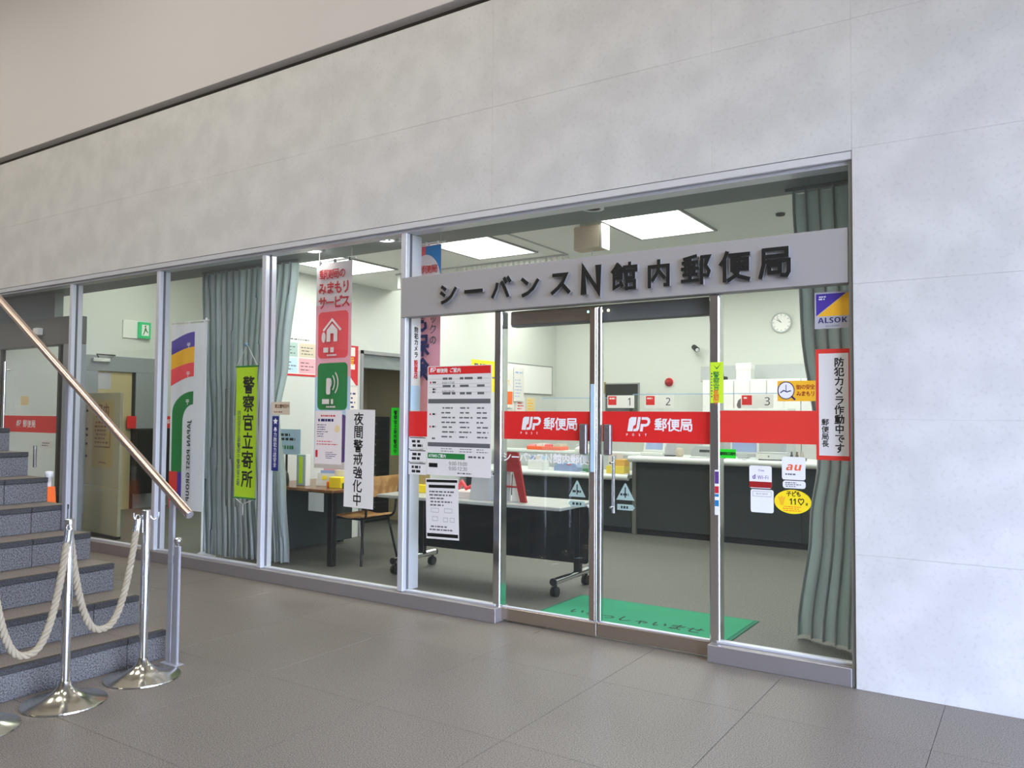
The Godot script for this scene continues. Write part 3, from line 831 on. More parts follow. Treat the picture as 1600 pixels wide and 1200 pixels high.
	# box hanging below the ceiling
	var hb := thing("hanging_box", "square pale box hanging from the office ceiling above the sign", "hanging box", Vector3(-2.86, 2.675, -1.0))
	part(hb, "body", slab(Vector3(-0.135, 0.0, -0.06), Vector3(0.10, 0.185, 0.06), 0.01), "beige")
	part(hb, "side_plate", slab(Vector3(0.101, -0.004, -0.064), Vector3(0.118, 0.189, 0.064), 0.004), "device_white")
	st = S()
	tube(st, [Vector3(-0.10, 0.185, 0), Vector3(-0.10, CEIL - 2.675, 0)], 0.008, 8)
	tube(st, [Vector3(0.08, 0.185, 0), Vector3(0.08, CEIL - 2.675, 0)], 0.008, 8)
	part(hb, "hanger", st, "aluminium")
	st = S()
	tube(st, [Vector3(0, 0.0, 0), Vector3(0, -0.07, 0)], 0.006, 8)
	part(hb, "pull_rod", st, "device_white")
	# small ceiling fittings
	st = S()
	lathe(st, [Vector2(0.0, 0.0), Vector2(0.03, 0.004), Vector2(0.035, 0.02)], 20)
	solo("smoke_detector", st, "grey_print", "tiny dark detector on the white office ceiling right of the light panel", "detector", Vector3(-1.55, CEIL - 0.02, -1.45))

# ---------------------------------------------------------------- glazing
func glass_front():
	var f := frame("window_1", "aluminium and glass front of the post office")
	# head
	var st := S()
	box(st, Vector3(-11.2, 2.765, -0.15), Vector3(JAMB, OPEN_TOP, -0.004), 0.004)
	part(f, "head_frame", st, "aluminium")
	st = S()
	box(st, Vector3(-11.2, 2.745, -0.14), Vector3(JAMB, 2.766, -0.03), 0.003)
	part(f, "head_bead", st, "aluminium")
	# mullions
	for x in [-8.55, -7.0, -5.487, -3.928]:
		st = S()
		box(st, Vector3(x - 0.026, 0.10, -0.21 if x > -4.0 else -0.145), Vector3(x + 0.026, 2.746, -0.03), 0.004)
		part(f, "mullion", st, "aluminium")
		st = S()
		box(st, Vector3(x + 0.0265, 0.10, -0.092), Vector3(x + 0.031, 2.746, -0.070), 0.001)
		part(f, "gasket", st, "grey_print")
	st = S()
	box(st, Vector3(JAMB - 0.022, 0.0, -0.145), Vector3(JAMB - 0.002, 2.765, -0.012), 0.002)
	part(f, "edge_trim", st, "edge_grey")
	# base rails
	st = S()
	box(st, Vector3(-11.2, 0.0, -0.16), Vector3(-3.06, 0.098, -0.002), 0.003)
	part(f, "base_rail", st, "base_metal")
	st = S()
	box(st, Vector3(-1.595, 0.0, -0.16), Vector3(JAMB - 0.022, 0.098, -0.002), 0.003)
	part(f, "base_rail", st, "base_metal")
	st = S()
	box(st, Vector3(-11.2, 0.098, -0.10), Vector3(-3.10, 0.112, -0.06), 0.002)
	box(st, Vector3(-1.56, 0.098, -0.10), Vector3(JAMB - 0.022, 0.112, -0.06), 0.002)
	part(f, "glazing_bead", st, "aluminium")
	# jambs of the doorway
	for x in [-3.098, -1.572]:
		st = S()
		box(st, Vector3(x - 0.030, 0.0, -0.15), Vector3(x + 0.030, 2.112, -0.066), 0.006)
		part(f, "door_jamb", st, "chrome")
	# panes
	var xs := [-11.2, -8.576, -8.524, -7.026, -6.974, -5.513, -5.461, -3.954]
	for i in range(0, xs.size(), 2):
		part(f, "pane", slab(Vector3(xs[i], 0.112, GLASS - 0.005), Vector3(xs[i + 1], 2.746, GLASS + 0.005)), "glass")
	part(f, "pane", slab(Vector3(-3.902, 0.112, GLASS - 0.005), Vector3(-3.128, 2.112, GLASS + 0.005)), "glass")
	part(f, "pane", slab(Vector3(-1.542, 0.112, GLASS - 0.005), Vector3(JAMB - 0.022, 2.112, GLASS + 0.005)), "glass")
	part(f, "pane", slab(Vector3(-3.902, 2.41, GLASS - 0.005), Vector3(JAMB - 0.022, 2.746, GLASS + 0.005)), "glass")

func doors():
	# header with the sensors
	var h := thing("door_header", "dark metal header box above the two glass doors with two tiny lights", "door header", Vector3(-2.335, 2.005, -0.165))
	part(h, "body", slab(Vector3(-0.70, 0.0, -0.05), Vector3(0.72, 0.107, 0.03), 0.004), "header_grey")
	part(h, "cover", slab(Vector3(-0.70, 0.012, 0.031), Vector3(-0.02, 0.10, 0.036), 0.002), "door_metal")
	part(h, "sensor_light", slab(Vector3(-0.105, 0.06, 0.031), Vector3(-0.092, 0.075, 0.04), 0.002), "led_green")
	part(h, "sensor_light", slab(Vector3(0.040, 0.06, 0.031), Vector3(0.053, 0.075, 0.04), 0.002), "led_white")
	var dx := [[-3.064, -2.342, "left glass door leaf with the meeting stile and grey pull plate"], [-2.338, -1.606, "right glass door leaf in front of the green mat"]]
	for i in 2:
		var x0: float = dx[i][0]
		var x1: float = dx[i][1]
		var d := frame("door_%d" % (i + 1), dx[i][2])
		part(d, "pane", slab(Vector3(x0, 0.095, -0.105), Vector3(x1, 2.09, -0.095)), "glass")
		var st := S()
		box(st, Vector3(x0, 0.012, -0.122), Vector3(x1, 0.095, -0.078), 0.003)
		part(d, "bottom_rail", st, "door_metal")
		part(d, "rail_bead", slab(Vector3(x0, 0.095, -0.112), Vector3(x1, 0.104, -0.088), 0.002), "aluminium")
		st = S()
		if i == 0:
			box(st, Vector3(x1 - 0.055, 0.104, -0.12), Vector3(x1 - 0.012, 2.09, -0.08), 0.004)
			part(d, "stile", st, "door_metal")
			st = S()
			box(st, Vector3(x1 - 0.012, 0.104, -0.118), Vector3(x1, 2.09, -0.082), 0.003)
			part(d, "edge_strip", st, "chrome")
			part(d, "sticker_strip", slab(Vector3(x1 - 0.045, 1.04, -0.0797), Vector3(x1 - 0.016, 1.60, -0.0785)), "pale_blue", "pale blue strip stuck on the meeting stile")
			st = S()
			box(st, Vector3(x1 - 0.118, 1.15, -0.094), Vector3(x1 - 0.068, 1.345, -0.060), 0.006)
		else:
			box(st, Vector3(x0 + 0.002, 0.104, -0.12), Vector3(x0 + 0.026, 2.09, -0.08), 0.004)
			part(d, "edge_strip", st, "chrome")
			st = S()
			box(st, Vector3(x0 + 0.050, 1.15, -0.094), Vector3(x0 + 0.100, 1.345, -0.060), 0.006)
		var hd := part(d, "pull_plate", st, "handle_metal")
		var hx: float = x1 - 0.093 if i == 0 else x0 + 0.075
		st = S()
		for y in [1.18, 1.315]:
			tube(st, [Vector3(hx, y, -0.062), Vector3(hx, y, -0.057)], 0.007, 12)
		part(hd, "screw", st, "chrome")
	# pull rods, on the inside
	for i in 2:
		var x: float = [-2.425, -2.262][i]
		var st := S()
		tube(st, [Vector3(0, 0.0, 0), Vector3(0, 0.36, 0)], 0.011, 12)
		var o := solo("pull_bar", st, "chrome", ["thin chrome bar on the inner side of the left glass door", "thin chrome bar on the inner side of the right glass door"][i], "pull bar", Vector3(x, 0.78, -0.155))
		st = S()
		for y in [0.04, 0.32]:
			tube(st, [Vector3(0, y, 0.0), Vector3(0, y, 0.048)], 0.007, 8)
		part(o, "bracket", st, "chrome")

# ---------------------------------------------------------------- the sign over the doors
func sign_band():
	var st := S()
	box(st, Vector3(-1.574, 0, -0.05), Vector3(1.538, 0.296, 0.045), 0.003)
	var o := solo("shop_sign", st, "sign_grey", "long grey sign band over the doors with raised dark lettering", "sign", Vector3(-2.362, 2.113, -0.065))
	# one raised character after the other; middles along the band
	var txt := "シーバンス館内郵便局"
	var xs := [-3.477, -3.259, -3.031, -2.799, -2.567, -2.116, -1.888, -1.656, -1.427, -1.201]
	var sz := [0.165, 0.175, 0.165, 0.165, 0.17, 0.178, 0.170, 0.178, 0.178, 0.178]
	for i in txt.length():
		raised(o, txt[i], xs[i], sz[i], 2.9 if i < 5 else (2.25 if i in [5, 7] else 2.55))
	raised(o, "N", -2.344, 0.178, 4.9)

func raised(o: Node, ch: String, x: float, size: float, w: float):
	var f := S()
	var s := S()
	var at := Vector3(x + 2.362 - size / 2, 0.142 + size / 2, 0.046)
	write(f, ch, at, Vector3.RIGHT, Vector3.DOWN, size, 0.0, w, false, 0.024, s)
	var l := part(o, "letter", f, "letter_face", "raised dark letter with a pale edge")
	part(l, "letter_edge", s, "letter_side")

# ---------------------------------------------------------------- stairs, handrail, stanchions
const RUN := 0.267
const RISE := 0.16

func stairs():
	var f := frame("staircase", "granite staircase with dark step edges climbing to the left")
	for i in 14:
		var x := -4.18 - RUN * i
		var y := RISE * i
		var far := 1.69
		var near := 4.4
		part(f, "step_core", slab(Vector3(x - RUN - 0.02, 0 if i == 0 else y - 0.01, far + 0.01), Vector3(x - 0.03, y + RISE - 0.03, near - 0.01)), "riser_granite")
		var cuts := [far, 1.92 + 0.04 * (i % 4), 2.80 + 0.05 * (i % 3), 3.65 + 0.04 * (i % 2), near]
		for k in cuts.size() - 1:
			part(f, "riser_slab", slab(Vector3(x - 0.03, y, cuts[k] + 0.0012), Vector3(x, y + RISE - 0.032, cuts[k + 1] - 0.0012), 0.002), "riser_granite")
			part(f, "tread_slab", slab(Vector3(x - RUN + 0.0, y + RISE - 0.030, cuts[k] + 0.0012), Vector3(x - 0.028, y + RISE, cuts[k + 1] - 0.0012), 0.002), "tread_granite")
			part(f, "nosing", slab(Vector3(x - 0.028, y + RISE - 0.031, cuts[k] + 0.0012), Vector3(x + 0.007, y + RISE + 0.0005, cuts[k + 1] - 0.0012), 0.003), "tread_edge")
	part(f, "landing", slab(Vector3(-11.0, 0, 1.69), Vector3(-4.18 - RUN * 14, RISE * 14, 4.4), 0.004), "tread_granite")

func rail_and_stanchions():
	var z := 1.735
	var o := thing("handrail", "slanting round metal handrail on flat posts beside the granite stairs", "handrail", Vector3(-4.07, 0, z))
	var st := S()
	var a := Vector3(0.150, 0.835, 0)
	var dirv := Vector3(-2.247, 1.363, 0).normalized()
	tube(st, [a, a + dirv * 0.02, a + dirv * 4.4], 0.0245, 20)
	var rail := part(o, "rail", st, "rail_tube")
	st = S()
	tube(st, [a - dirv * 0.006, a], 0.021, 20)
	part(rail, "end_cap", st, "post_metal")
	st = S()
	box(st, Vector3(-0.030, 0.0, -0.008), Vector3(0.018, 0.905, 0.008), 0.004)
	part(o, "post", st, "post_metal")
	st = S()
	box(st, Vector3(0.028, 0.0, -0.008), Vector3(0.074, 0.655, 0.008), 0.004)
	var sp := part(o, "short_post", st, "post_metal")
	st = S()
	box(st, Vector3(0.017, 0.0, -0.006), Vector3(0.029, 0.22, 0.006))
	box(st, Vector3(0.017, 0.56, -0.006), Vector3(0.029, 0.60, 0.006))
	part(sp, "spacer", st, "post_metal")
	st = S()
	T = Transform3D(Basis(), Vector3(0.052, 0.652, 0))
	lathe(st, [Vector2(0.008, 0.0), Vector2(0.008, 0.012), Vector2(0.018, 0.02), Vector2(0.022, 0.033), Vector2(0.017, 0.047), Vector2(0.0, 0.053)], 20)
	part(sp, "knob", st, "chrome")
	st = S()
	box(st, Vector3(-0.05, 0.0, -0.03), Vector3(0.09, 0.006, 0.03), 0.002)
	part(o, "foot_plate", st, "post_metal")
	for x in [-5.215, -6.95, -8.0]:
		var k: float = floorf((-4.18 - x) / RUN)
		var y: float = RISE * (k + 1)
		st = S()
		var top: float = 0.835 + (-3.92 - x) * 0.6066
		box(st, Vector3(x + 4.07 - 0.022, y, -0.008), Vector3(x + 4.07 + 0.022, top, 0.008), 0.004)
		part(o, "post", st, "post_metal")
	# rope stanchions
	var spots := [Vector3(-3.97, 0, 1.96), Vector3(-3.935, 0, 2.385), Vector3(-3.93, 0, 2.79)]
	var labels := ["chrome rope stanchion standing closest to the foot of the handrail", "chrome rope stanchion in the middle of the row before the steps", "chrome rope stanchion cut off by the picture edge, only its base in view"]
	var turns := [-0.49, 1.08, 0.0]       # the hooks of the three do not line up
	var proto: Node3D = null
	for i in 3:
		if i > 0:
			copy(proto, labels[i], spots[i], turns[i], "rope stanchions before the stairs")
			continue
		proto = thing("rope_stanchion", labels[0], "stanchion", spots[0], turns[0], "rope stanchions before the stairs")
		st = S()
		lathe(st, [Vector2(0.0, 0.0), Vector2(0.186, 0.0), Vector2(0.190, 0.003), Vector2(0.188, 0.009)], 56, -1)
		lathe(st, [Vector2(0.188, 0.009), Vector2(0.14, 0.018), Vector2(0.09, 0.034), Vector2(0.055, 0.054), Vector2(0.034, 0.076), Vector2(0.0235, 0.105)], 56)
		part(proto, "base", st, "stanchion_steel")
		st = S()
		lathe(st, [Vector2(0.0215, 0.09), Vector2(0.0215, 0.876)], 28)
		lathe(st, [Vector2(0.0215, 0.876), Vector2(0.0195, 0.880), Vector2(0.0, 0.881)], 28)
		part(proto, "pole", st, "chrome")
		for s in [-1, 1]:
			st = S()
			var hk := []
			for q in 9:
				var an := PI * q / 8.0
				hk.append(Vector3(0, 0.850 - sin(an) * 0.022, s * (0.021 + 0.020 - cos(an) * 0.020)))
			hk.append(Vector3(0, 0.866, s * 0.061))
			tube(st, hk, 0.0042, 8)
			part(proto, "hook", st, "chrome")
	# ropes between them
	var rl := ["twisted cream rope sagging between the handrail end stanchion and the next", "twisted cream rope hanging from the middle stanchion out of the picture"]
	for i in 2:
		var p: Vector3 = spots[i] + Vector3(0.0, 0.832, 0.041).rotated(Vector3.UP, turns[i])
		var q: Vector3 = spots[i + 1] + Vector3(0.0, 0.832, -0.041).rotated(Vector3.UP, turns[i + 1])
		var dip := 0.300 if i == 0 else 0.275
		var t := thing("barrier_rope", rl[i], "rope", (p + q) / 2, 0.0, "ropes between the stanchions")
		var path := Curve3D.new()
		var half := (p - q) / 2
		for k in 41:
			var u := k / 20.0 - 1.0
			var sag := pow(absf(u), 2.6)
			# slack rope: hangs in a U
			var zz := half * -u
			zz.y = zz.y - (0.832 - dip) * (1.0 - sag)
			path.add_point(zz * Vector3(1, 1, 1))
		var ln := path.get_baked_length()
		for strand in 3:
			st = S()
			var pts := []
			var nst := 150
			for k in nst + 1:
				var d := 0.055 + (ln - 0.11) * k / nst
				var c := path.sample_baked(d)
				var tg := (path.sample_baked(d + 0.004) - path.sample_baked(d - 0.004)).normalized()
				var sx := Vector3.RIGHT
				var sy := tg.cross(sx).normalized()
				var an := d / 0.085 * TAU + strand * TAU / 3
				pts.append(c + (sx * cos(an) + sy * sin(an)) * 0.0088)
			tube(st, pts, 0.0096, 8)
			part(t, "strand", st, "rope")
		for e in 2:
			st = S()
			var d0 := 0.0 if e == 0 else ln - 0.065
			tube(st, [path.sample_baked(d0), path.sample_baked(d0 + 0.03), path.sample_baked(d0 + 0.065)], 0.0165, 16)
			part(t, "end_sleeve", st, "chrome")
			st = S()
			var rp := path.sample_baked(0.0 if e == 0 else ln)
			var ringp := []
			for k in 17:
				ringp.append(rp + Vector3(0, 0.010 + sin(TAU * k / 16) * 0.013, cos(TAU * k / 16) * 0.013))
			tube(st, ringp, 0.003, 6)
			part(t, "eye_ring", st, "chrome")

# ---------------------------------------------------------------- corridor at the far left
func corridor():
	var st := S()
	box(st, Vector3(-11.2, 0, -4.2), Vector3(-11.02, 3.8, -0.165))
	struct("wall_corridor", st, "office_wall", "white wall at the far left behind the glass with a grey door")
	struct("wall_corridor_back", slab(Vector3(-11.2, 0, -4.35), Vector3(-6.65, 3.8, -4.2)), "office_wall", "white rear wall of the side corridor")
	# door in that wall
	var fx := -11.02
	var f := frame("door_3", "grey framed inner door standing in the white corridor wall")
	st = S()
	box(st, Vector3(fx, 1.97, -2.72), Vector3(fx + 0.05, 2.19, -1.52), 0.004)
	box(st, Vector3(fx, 0.0, -1.72), Vector3(fx + 0.05, 1.97, -1.52), 0.004)
	box(st, Vector3(fx, 0.0, -2.72), Vector3(fx + 0.05, 1.97, -2.28), 0.004)
	part(f, "door_frame", st, "grey_paint")
	part(f, "door_leaf", slab(Vector3(fx, 0.0, -2.28), Vector3(fx + 0.015, 1.97, -1.72)), "yellow_room")
	part(f, "dark_edge", slab(Vector3(fx + 0.015, 0.0, -2.28), Vector3(fx + 0.03, 1.97, -2.24)), "dark_unit")
	part(f, "notice", slab(Vector3(fx + 0.016, 1.72, -1.92), Vector3(fx + 0.018, 1.95, -1.73)), "pale_print")
	st = S()
	box(st, Vector3(fx + 0.05, 2.10, -1.86), Vector3(fx + 0.10, 2.15, -1.62), 0.006)
	var dc := part(f, "door_closer", st, "device_white")
	st = S()
	tube(st, [Vector3(fx + 0.075, 2.16, -1.70), Vector3(fx + 0.20, 2.19, -1.60), Vector3(fx + 0.06, 2.20, -1.95)], 0.009, 8)
	part(dc, "closer_arm", st, "dark_metal")
	# exit sign
	var e := thing("exit_sign", "small green and white exit sign on the white corridor wall", "exit sign", Vector3(fx + 0.03, 2.47, -2.35))
	part(e, "back_plate", slab(Vector3(-0.028, 0.0, -0.14), Vector3(-0.01, 0.26, 0.27), 0.003), "device_white")
	part(e, "body", slab(Vector3(-0.01, 0.01, -0.14), Vector3(0.03, 0.25, 0.05), 0.004), "exit_glow")
	st = S()
	T = Transform3D(Basis(Vector3.UP, PI / 2), Vector3(0.031, 0.0, -0.045))
	flat(st, PackedVector2Array([Vector2(-0.05, 0.05), Vector2(0.06, 0.05), Vector2(0.06, 0.21), Vector2(-0.05, 0.21)]), 0.0)
	var w := part(e, "doorway_mark", st, "white")
	st = S()
	T = Transform3D(Basis(Vector3.UP, PI / 2), Vector3(0.0315, 0.0, -0.045))
	flat(st, ellipse(0.005, 0.185, 0.014, 0.016, 14), 0.0)
	flat(st, PackedVector2Array([Vector2(-0.012, 0.12), Vector2(0.03, 0.12), Vector2(0.02, 0.165), Vector2(-0.005, 0.165)]), 0.0)
	flat(st, PackedVector2Array([Vector2(-0.012, 0.12), Vector2(-0.035, 0.06), Vector2(-0.020, 0.06), Vector2(0.008, 0.12)]), 0.0)
	flat(st, PackedVector2Array([Vector2(0.012, 0.12), Vector2(0.04, 0.09), Vector2(0.05, 0.10), Vector2(0.03, 0.13)]), 0.0)
	part(w, "running_figure", st, "green")
	# dark wall cabinets beside the door, small red signs
	for i in 2:
		var zc: float = [-2.36, -2.86][i]
		var c := thing("wall_cabinet", ["tall dark cabinet on the corridor wall left of the thin mullion", "tall dark cabinet on the corridor wall beside the rainbow flag"][i], "cabinet", Vector3(fx + 0.12, 0.22, zc))
		part(c, "body", slab(Vector3(-0.06, 0, -0.13), Vector3(0.08, 0.94, 0.13), 0.005), "dark_unit")
		part(c, "door", slab(Vector3(0.08, 0.02, -0.12), Vector3(0.09, 0.92, 0.12), 0.003), "black_paint")
		var r := thing("red_plate", ["small red plate on the beige inner door at the far left", "small red plate with a white mark just left of the rainbow flag"][i], "plate", Vector3(fx + 0.06, 1.16, [-2.22, -2.80][i]))
		part(r, "plate", slab(Vector3(-0.008, 0, -0.07), Vector3(0.004, 0.18, 0.07), 0.001), "red")
		if i == 1:
			st = S()
			T = Transform3D(Basis(Vector3.UP, PI / 2), Vector3(0.005, 0.05, 0.0))
			post_logo(st, -0.05, 0.0, 0.08, 0.0)
			part(r, "lettering", st, "white")
	# beige door leaf standing open right behind the glass
	var b := thing("door_panel", "beige two part door panel standing behind the glass with a faded notice", "door panel", Vector3(-8.85, 0.03, -0.60), -0.09)
	part(b, "upper_panel", slab(Vector3(-0.41, 0.53, -0.018), Vector3(0.41, 1.585, 0.018), 0.004), "beige_panel")
	part(b, "lower_panel", slab(Vector3(-0.41, 0.0, -0.018), Vector3(0.41, 0.518, 0.018), 0.004), "beige_panel")
	part(b, "edge_strip", slab(Vector3(-0.425, 0.0, -0.02), Vector3(-0.412, 1.595, 0.02), 0.002), "grey_paint")
	part(b, "foot_bar", slab(Vector3(-0.2, -0.03, -0.03), Vector3(0.40, 0.0, 0.03), 0.004), "dark_metal")
	var n := part(b, "notice", slab(Vector3(-0.24, 0.74, 0.0185), Vector3(0.27, 1.50, 0.0195)), "tan_paper", "faded tan notice with brown print")
	st = S()
	T = Transform3D(Basis(), Vector3(0, 0, 0.0185))
	write(st, "案内", Vector3(-0.16, 1.46, 0.002), Vector3.RIGHT, Vector3.DOWN, 0.16, 0.17, 2.4)
	small_print(st, -0.18, 0.2, 1.0, 1.27, 6, 5, 0.002)
	rect(st, -0.19, 0.2, 0.965, 0.98, 0.002)
	rect(st, 0.185, 0.20, 0.98, 1.27, 0.002)
	rect(st, -0.06, 0.10, 0.79, 0.805, 0.002)
	part(n, "lettering", st, "wood_dark")
	st = S()
	for y in [0.86, 1.0, 1.1, 1.17, 1.38]:
		tube(st, [Vector3(-0.37, y, 0.018), Vector3(-0.37, y, 0.03)], 0.014, 10)
	part(b, "stud", st, "black")
	# entrance door frame at the extreme left
	var d := frame("door_4", "second glass entrance at the far left behind the handrail with a red band")
	st = S()
	box(st, Vector3(-11.0, 2.155, -0.42), Vector3(-8.93, 2.47, -0.28), 0.006)
	part(d, "header", st, "header_grey")
	st = S()
	box(st, Vector3(-9.14, 0.0, -0.42), Vector3(-8.93, 2.155, -0.27), 0.006)
	part(d, "side_post", st, "grey_paint")
	st = S()
	box(st, Vector3(-9.36, 0.0, -0.37), Vector3(-9.31, 2.155, -0.33), 0.004)
	box(st, Vector3(-10.72, 0.0, -0.37), Vector3(-10.66, 2.155, -0.33), 0.004)
	part(d, "stile", st, "dark_metal")
	part(d, "pane", slab(Vector3(-10.66, 0.02, -0.355), Vector3(-9.36, 2.155, -0.345)), "glass")
	st = S()
	box(st, Vector3(-9.72, 2.28, -0.28), Vector3(-9.60, 2.36, -0.22), 0.006)
	part(d, "sensor", st, "device_white")
	st = S()
	tube(st, [Vector3(-10.50, 1.0, -0.29), Vector3(-10.50, 2.0, -0.29)], 0.016, 12)
	tube(st, [Vector3(-10.50, 1.1, -0.345), Vector3(-10.50, 1.1, -0.29)], 0.010, 8)
	tube(st, [Vector3(-10.50, 1.9, -0.345), Vector3(-10.50, 1.9, -0.29)], 0.010, 8)
	part(d, "pull_bar", st, "chrome")
	st = S()
	tube(st, [Vector3(-9.75, 0.75, -0.30), Vector3(-9.75, 1.0, -0.30)], 0.02, 12)
	part(d, "lock_bar", st, "chrome")
	part(d, "vent_grille", slab(Vector3(-11.0, 2.48, -0.5), Vector3(-9.6, 2.79, -0.40)), "soffit_grey")
	var s := sheet("red_band", "red band with white lettering on the far left entrance glass", "window sticker", -10.62, -9.37, 1.15, 1.345, -0.3442, "red")
	st = S()
	post_logo(st, -0.30, 0.055, 0.085, 0.0015)
	write(st, "郵便局", Vector3(-0.14, 0.145, 0.0015), Vector3.RIGHT, Vector3.DOWN, 0.09, 0.10, 2.2)
	part(s, "lettering", st, "white")
	s = sheet("notice_sheet", "small cream notice above the red band at the far left", "notice", -10.2, -10.02, 1.47, 1.58, -0.3442, "brick_yellow")
	s = sheet("notice_sheet", "pale notice under the red band at the far left entrance", "notice", -9.72, -9.46, 0.97, 1.06, -0.3442, "paper")
	st = S()
	small_print(st, -0.1, 0.1, 0.02, 0.075, 2, 3)
	part(s, "lettering", st, "grey_print")
	# orange cone with a white cap
	var c2 := thing("traffic_cone", "orange cone with a white cap standing behind the stairs", "cone", Vector3(-8.12, 0, 0.36))
	st = S()
	lathe(st, [Vector2(0.10, 0.03), Vector2(0.055, 0.66)], 24)
	lathe(st, [Vector2(0.055, 0.66), Vector2(0.0, 0.665)], 24)
	part(c2, "cone", st, "orange")
	part(c2, "base", slab(Vector3(-0.16, 0, -0.16), Vector3(0.16, 0.03, 0.16), 0.006), "black")
	st = S()
	lathe(st, [Vector2(0.02, 0.66), Vector2(0.02, 0.745), Vector2(0.036, 0.75), Vector2(0.036, 0.81), Vector2(0.0, 0.815)], 16)
	part(c2, "cap", st, "white")

# ---------------------------------------------------------------- stickers on the glass
func glass_stickers():
	var st: SurfaceTool
	var s: MeshInstance3D
	# red bands
	s = sheet("red_band", "short plain red band on the glass left of the opening hours board", "window sticker", -3.895, -3.722, 1.235, 1.42, FACE, "red")
	s = sheet("red_band", "red band with white lettering on the left glass door", "window sticker", -3.060, -2.400, 1.235, 1.424, -0.0946, "red")
	st = S()
	post_logo(st, -0.193, 0.036, 0.116, 0.0013)
	write(st, "郵便局", Vector3(-0.012, 0.148, 0.0013), Vector3.RIGHT, Vector3.DOWN, 0.082, 0.085, 2.5)
	part(s, "lettering", st, "white")
	s = sheet("red_band", "red band with white lettering on the right glass door", "window sticker", -2.310, -1.608, 1.235, 1.426, -0.0946, "red")
	st = S()
	post_logo(st, -0.182, 0.040, 0.116, 0.0013)
	write(st, "郵便局", Vector3(0.005, 0.150, 0.0013), Vector3.RIGHT, Vector3.DOWN, 0.078, 0.081, 2.5)
	part(s, "lettering", st, "white")
	s = sheet("red_band", "plain red band on the fixed pane right of the doors", "window sticker", -1.541, -1.006, 1.250, 1.433, FACE, "sign_red")
	# lettering on the left leaf
	st = S()
	write(st, "シーバンスN館内郵便局", Vector3(-0.33, 0.075, 0.0), Vector3.RIGHT, Vector3.DOWN, 0.066, 0.0655, 2.6)
	solo("glass_lettering", st, "white", "white lettering stuck on the left door glass below the red band", "lettering", Vector3(-2.735, 1.072, -0.0944))
	# opening hours board
	s = sheet("opening_hours_board", "large white opening hours board with red heading beside the doors", "notice board", -3.719, -3.152, 0.962, 1.747, FACE, "paper", 0.0, "", 0.003)
	var W := 0.2835
	st = S()
	rect(st, -W + 0.008, W - 0.008, 0.725, 0.78, 0.0034)
	var hd := part(s, "heading", st, "red")
	st = S()
	post_logo(st, -W + 0.02, 0.733, 0.042, 0.0038)
	write(st, "郵便局", Vector3(-W + 0.085, 0.768, 0.0038), Vector3.RIGHT, Vector3.DOWN, 0.032, 0.033, 2.6)
	write(st, "ご案内", Vector3(-W + 0.20, 0.769, 0.0038), Vector3.RIGHT, Vector3.DOWN, 0.034, 0.034, 2.6)
	part(hd, "lettering", st, "white")
	st = S()
	rect(st, -W + 0.008, W - 0.008, 0.515, 0.548, 0.0034)
	rect(st, -W + 0.008, W - 0.008, 0.205, 0.235, 0.0034)
	part(s, "grey_bar", st, "grey_print")
	st = S()
	rect(st, -W + 0.008, 0.06, 0.118, 0.158, 0.0034)
	var gb := part(s, "green_bar", st, "green")
	st = S()
	latin(st, "ATM", Vector3(-W + 0.045, 0.138, 0.0038), Vector3.RIGHT, Vector3.UP, 0.02)
	write(st, "のご案内", Vector3(-W + 0.072, 0.151, 0.0038), Vector3.RIGHT, Vector3.DOWN, 0.026, 0.026, 2.6)
	part(gb, "lettering", st, "white")
	st = S()
	for y in [0.63, 0.655, 0.595, 0.69]:
		rect(st, -W + 0.012, W - 0.012, y, y + 0.0012, 0.0034)
	for r in [[0.56, 0.72, 3, 11], [0.26, 0.50, 7, 12], [0.165, 0.20, 2, 13]]:
		small_print(st, -W + 0.13, -W + 0.27, r[0], r[1], r[2], r[3], 0.0034, 0.3)
		small_print(st, -W + 0.29, -W + 0.42, r[0], r[1], r[2], r[3] + 20, 0.0034, 0.3)
		small_print(st, -W + 0.44, W - 0.02, r[0], r[1], r[2], r[3] + 40, 0.0034, 0.3)
	small_print(st, 0.08, W - 0.02, 0.122, 0.155, 1, 18, 0.0034, 0.4)
	small_print(st, -0.02, 0.18, 0.012, 0.030, 1, 19, 0.0034, 0.5)
	part(s, "small_print", st, "grey_print")
	st = S()
	latin(st, "9:00-17:00", Vector3(-W + 0.19, 0.662, 0.0034), Vector3.RIGHT, Vector3.UP, 0.018, false)
	latin(st, "9:00-18:00", Vector3(-W + 0.19, 0.600, 0.0034), Vector3.RIGHT, Vector3.UP, 0.018, false)
	latin(st, "9:00-19:00", Vector3(0.0, 0.088, 0.0034), Vector3.RIGHT, Vector3.UP, 0.026, false)
	latin(st, "9:00-12:30", Vector3(0.0, 0.052, 0.0034), Vector3.RIGHT, Vector3.UP, 0.026, false)
	part(s, "hours", st, "dark_metal")
	st = S()
	for y in [0.66, 0.43, 0.34]:
		rect(st, -W + 0.022, -W + 0.034, y, y + 0.014, 0.0034)
	part(s, "red_dot", st, "ink_red")
	st = S()
	for y in [0.66, 0.61, 0.59, 0.43, 0.34, 0.255]:
		small_print(st, -W + 0.045, -W + 0.085, y, y + 0.016, 1, int(y * 100), 0.0034, 0.8)
	rect(st, -W + 0.02, -W + 0.10, 0.055, 0.085, 0.0033)
	part(s, "row_titles", st, "black")
	# notice under it
	s = sheet("notice_sheet", "white printed notice hanging under the opening hours board", "notice", -3.716, -3.421, 0.506, 0.938, FACE, "paper")
	s.rotation.z = 0.03
	st = S()
	for bar in [[0.14, 0.405, 0.424], [0.14, 0.015, 0.040], [0.12, 0.365, 0.387]]:
		st = S()
		rect(st, -bar[0], bar[0], bar[1], bar[2], 0.0013)
		part(s, "black_bar", st, "black")
	st = S()
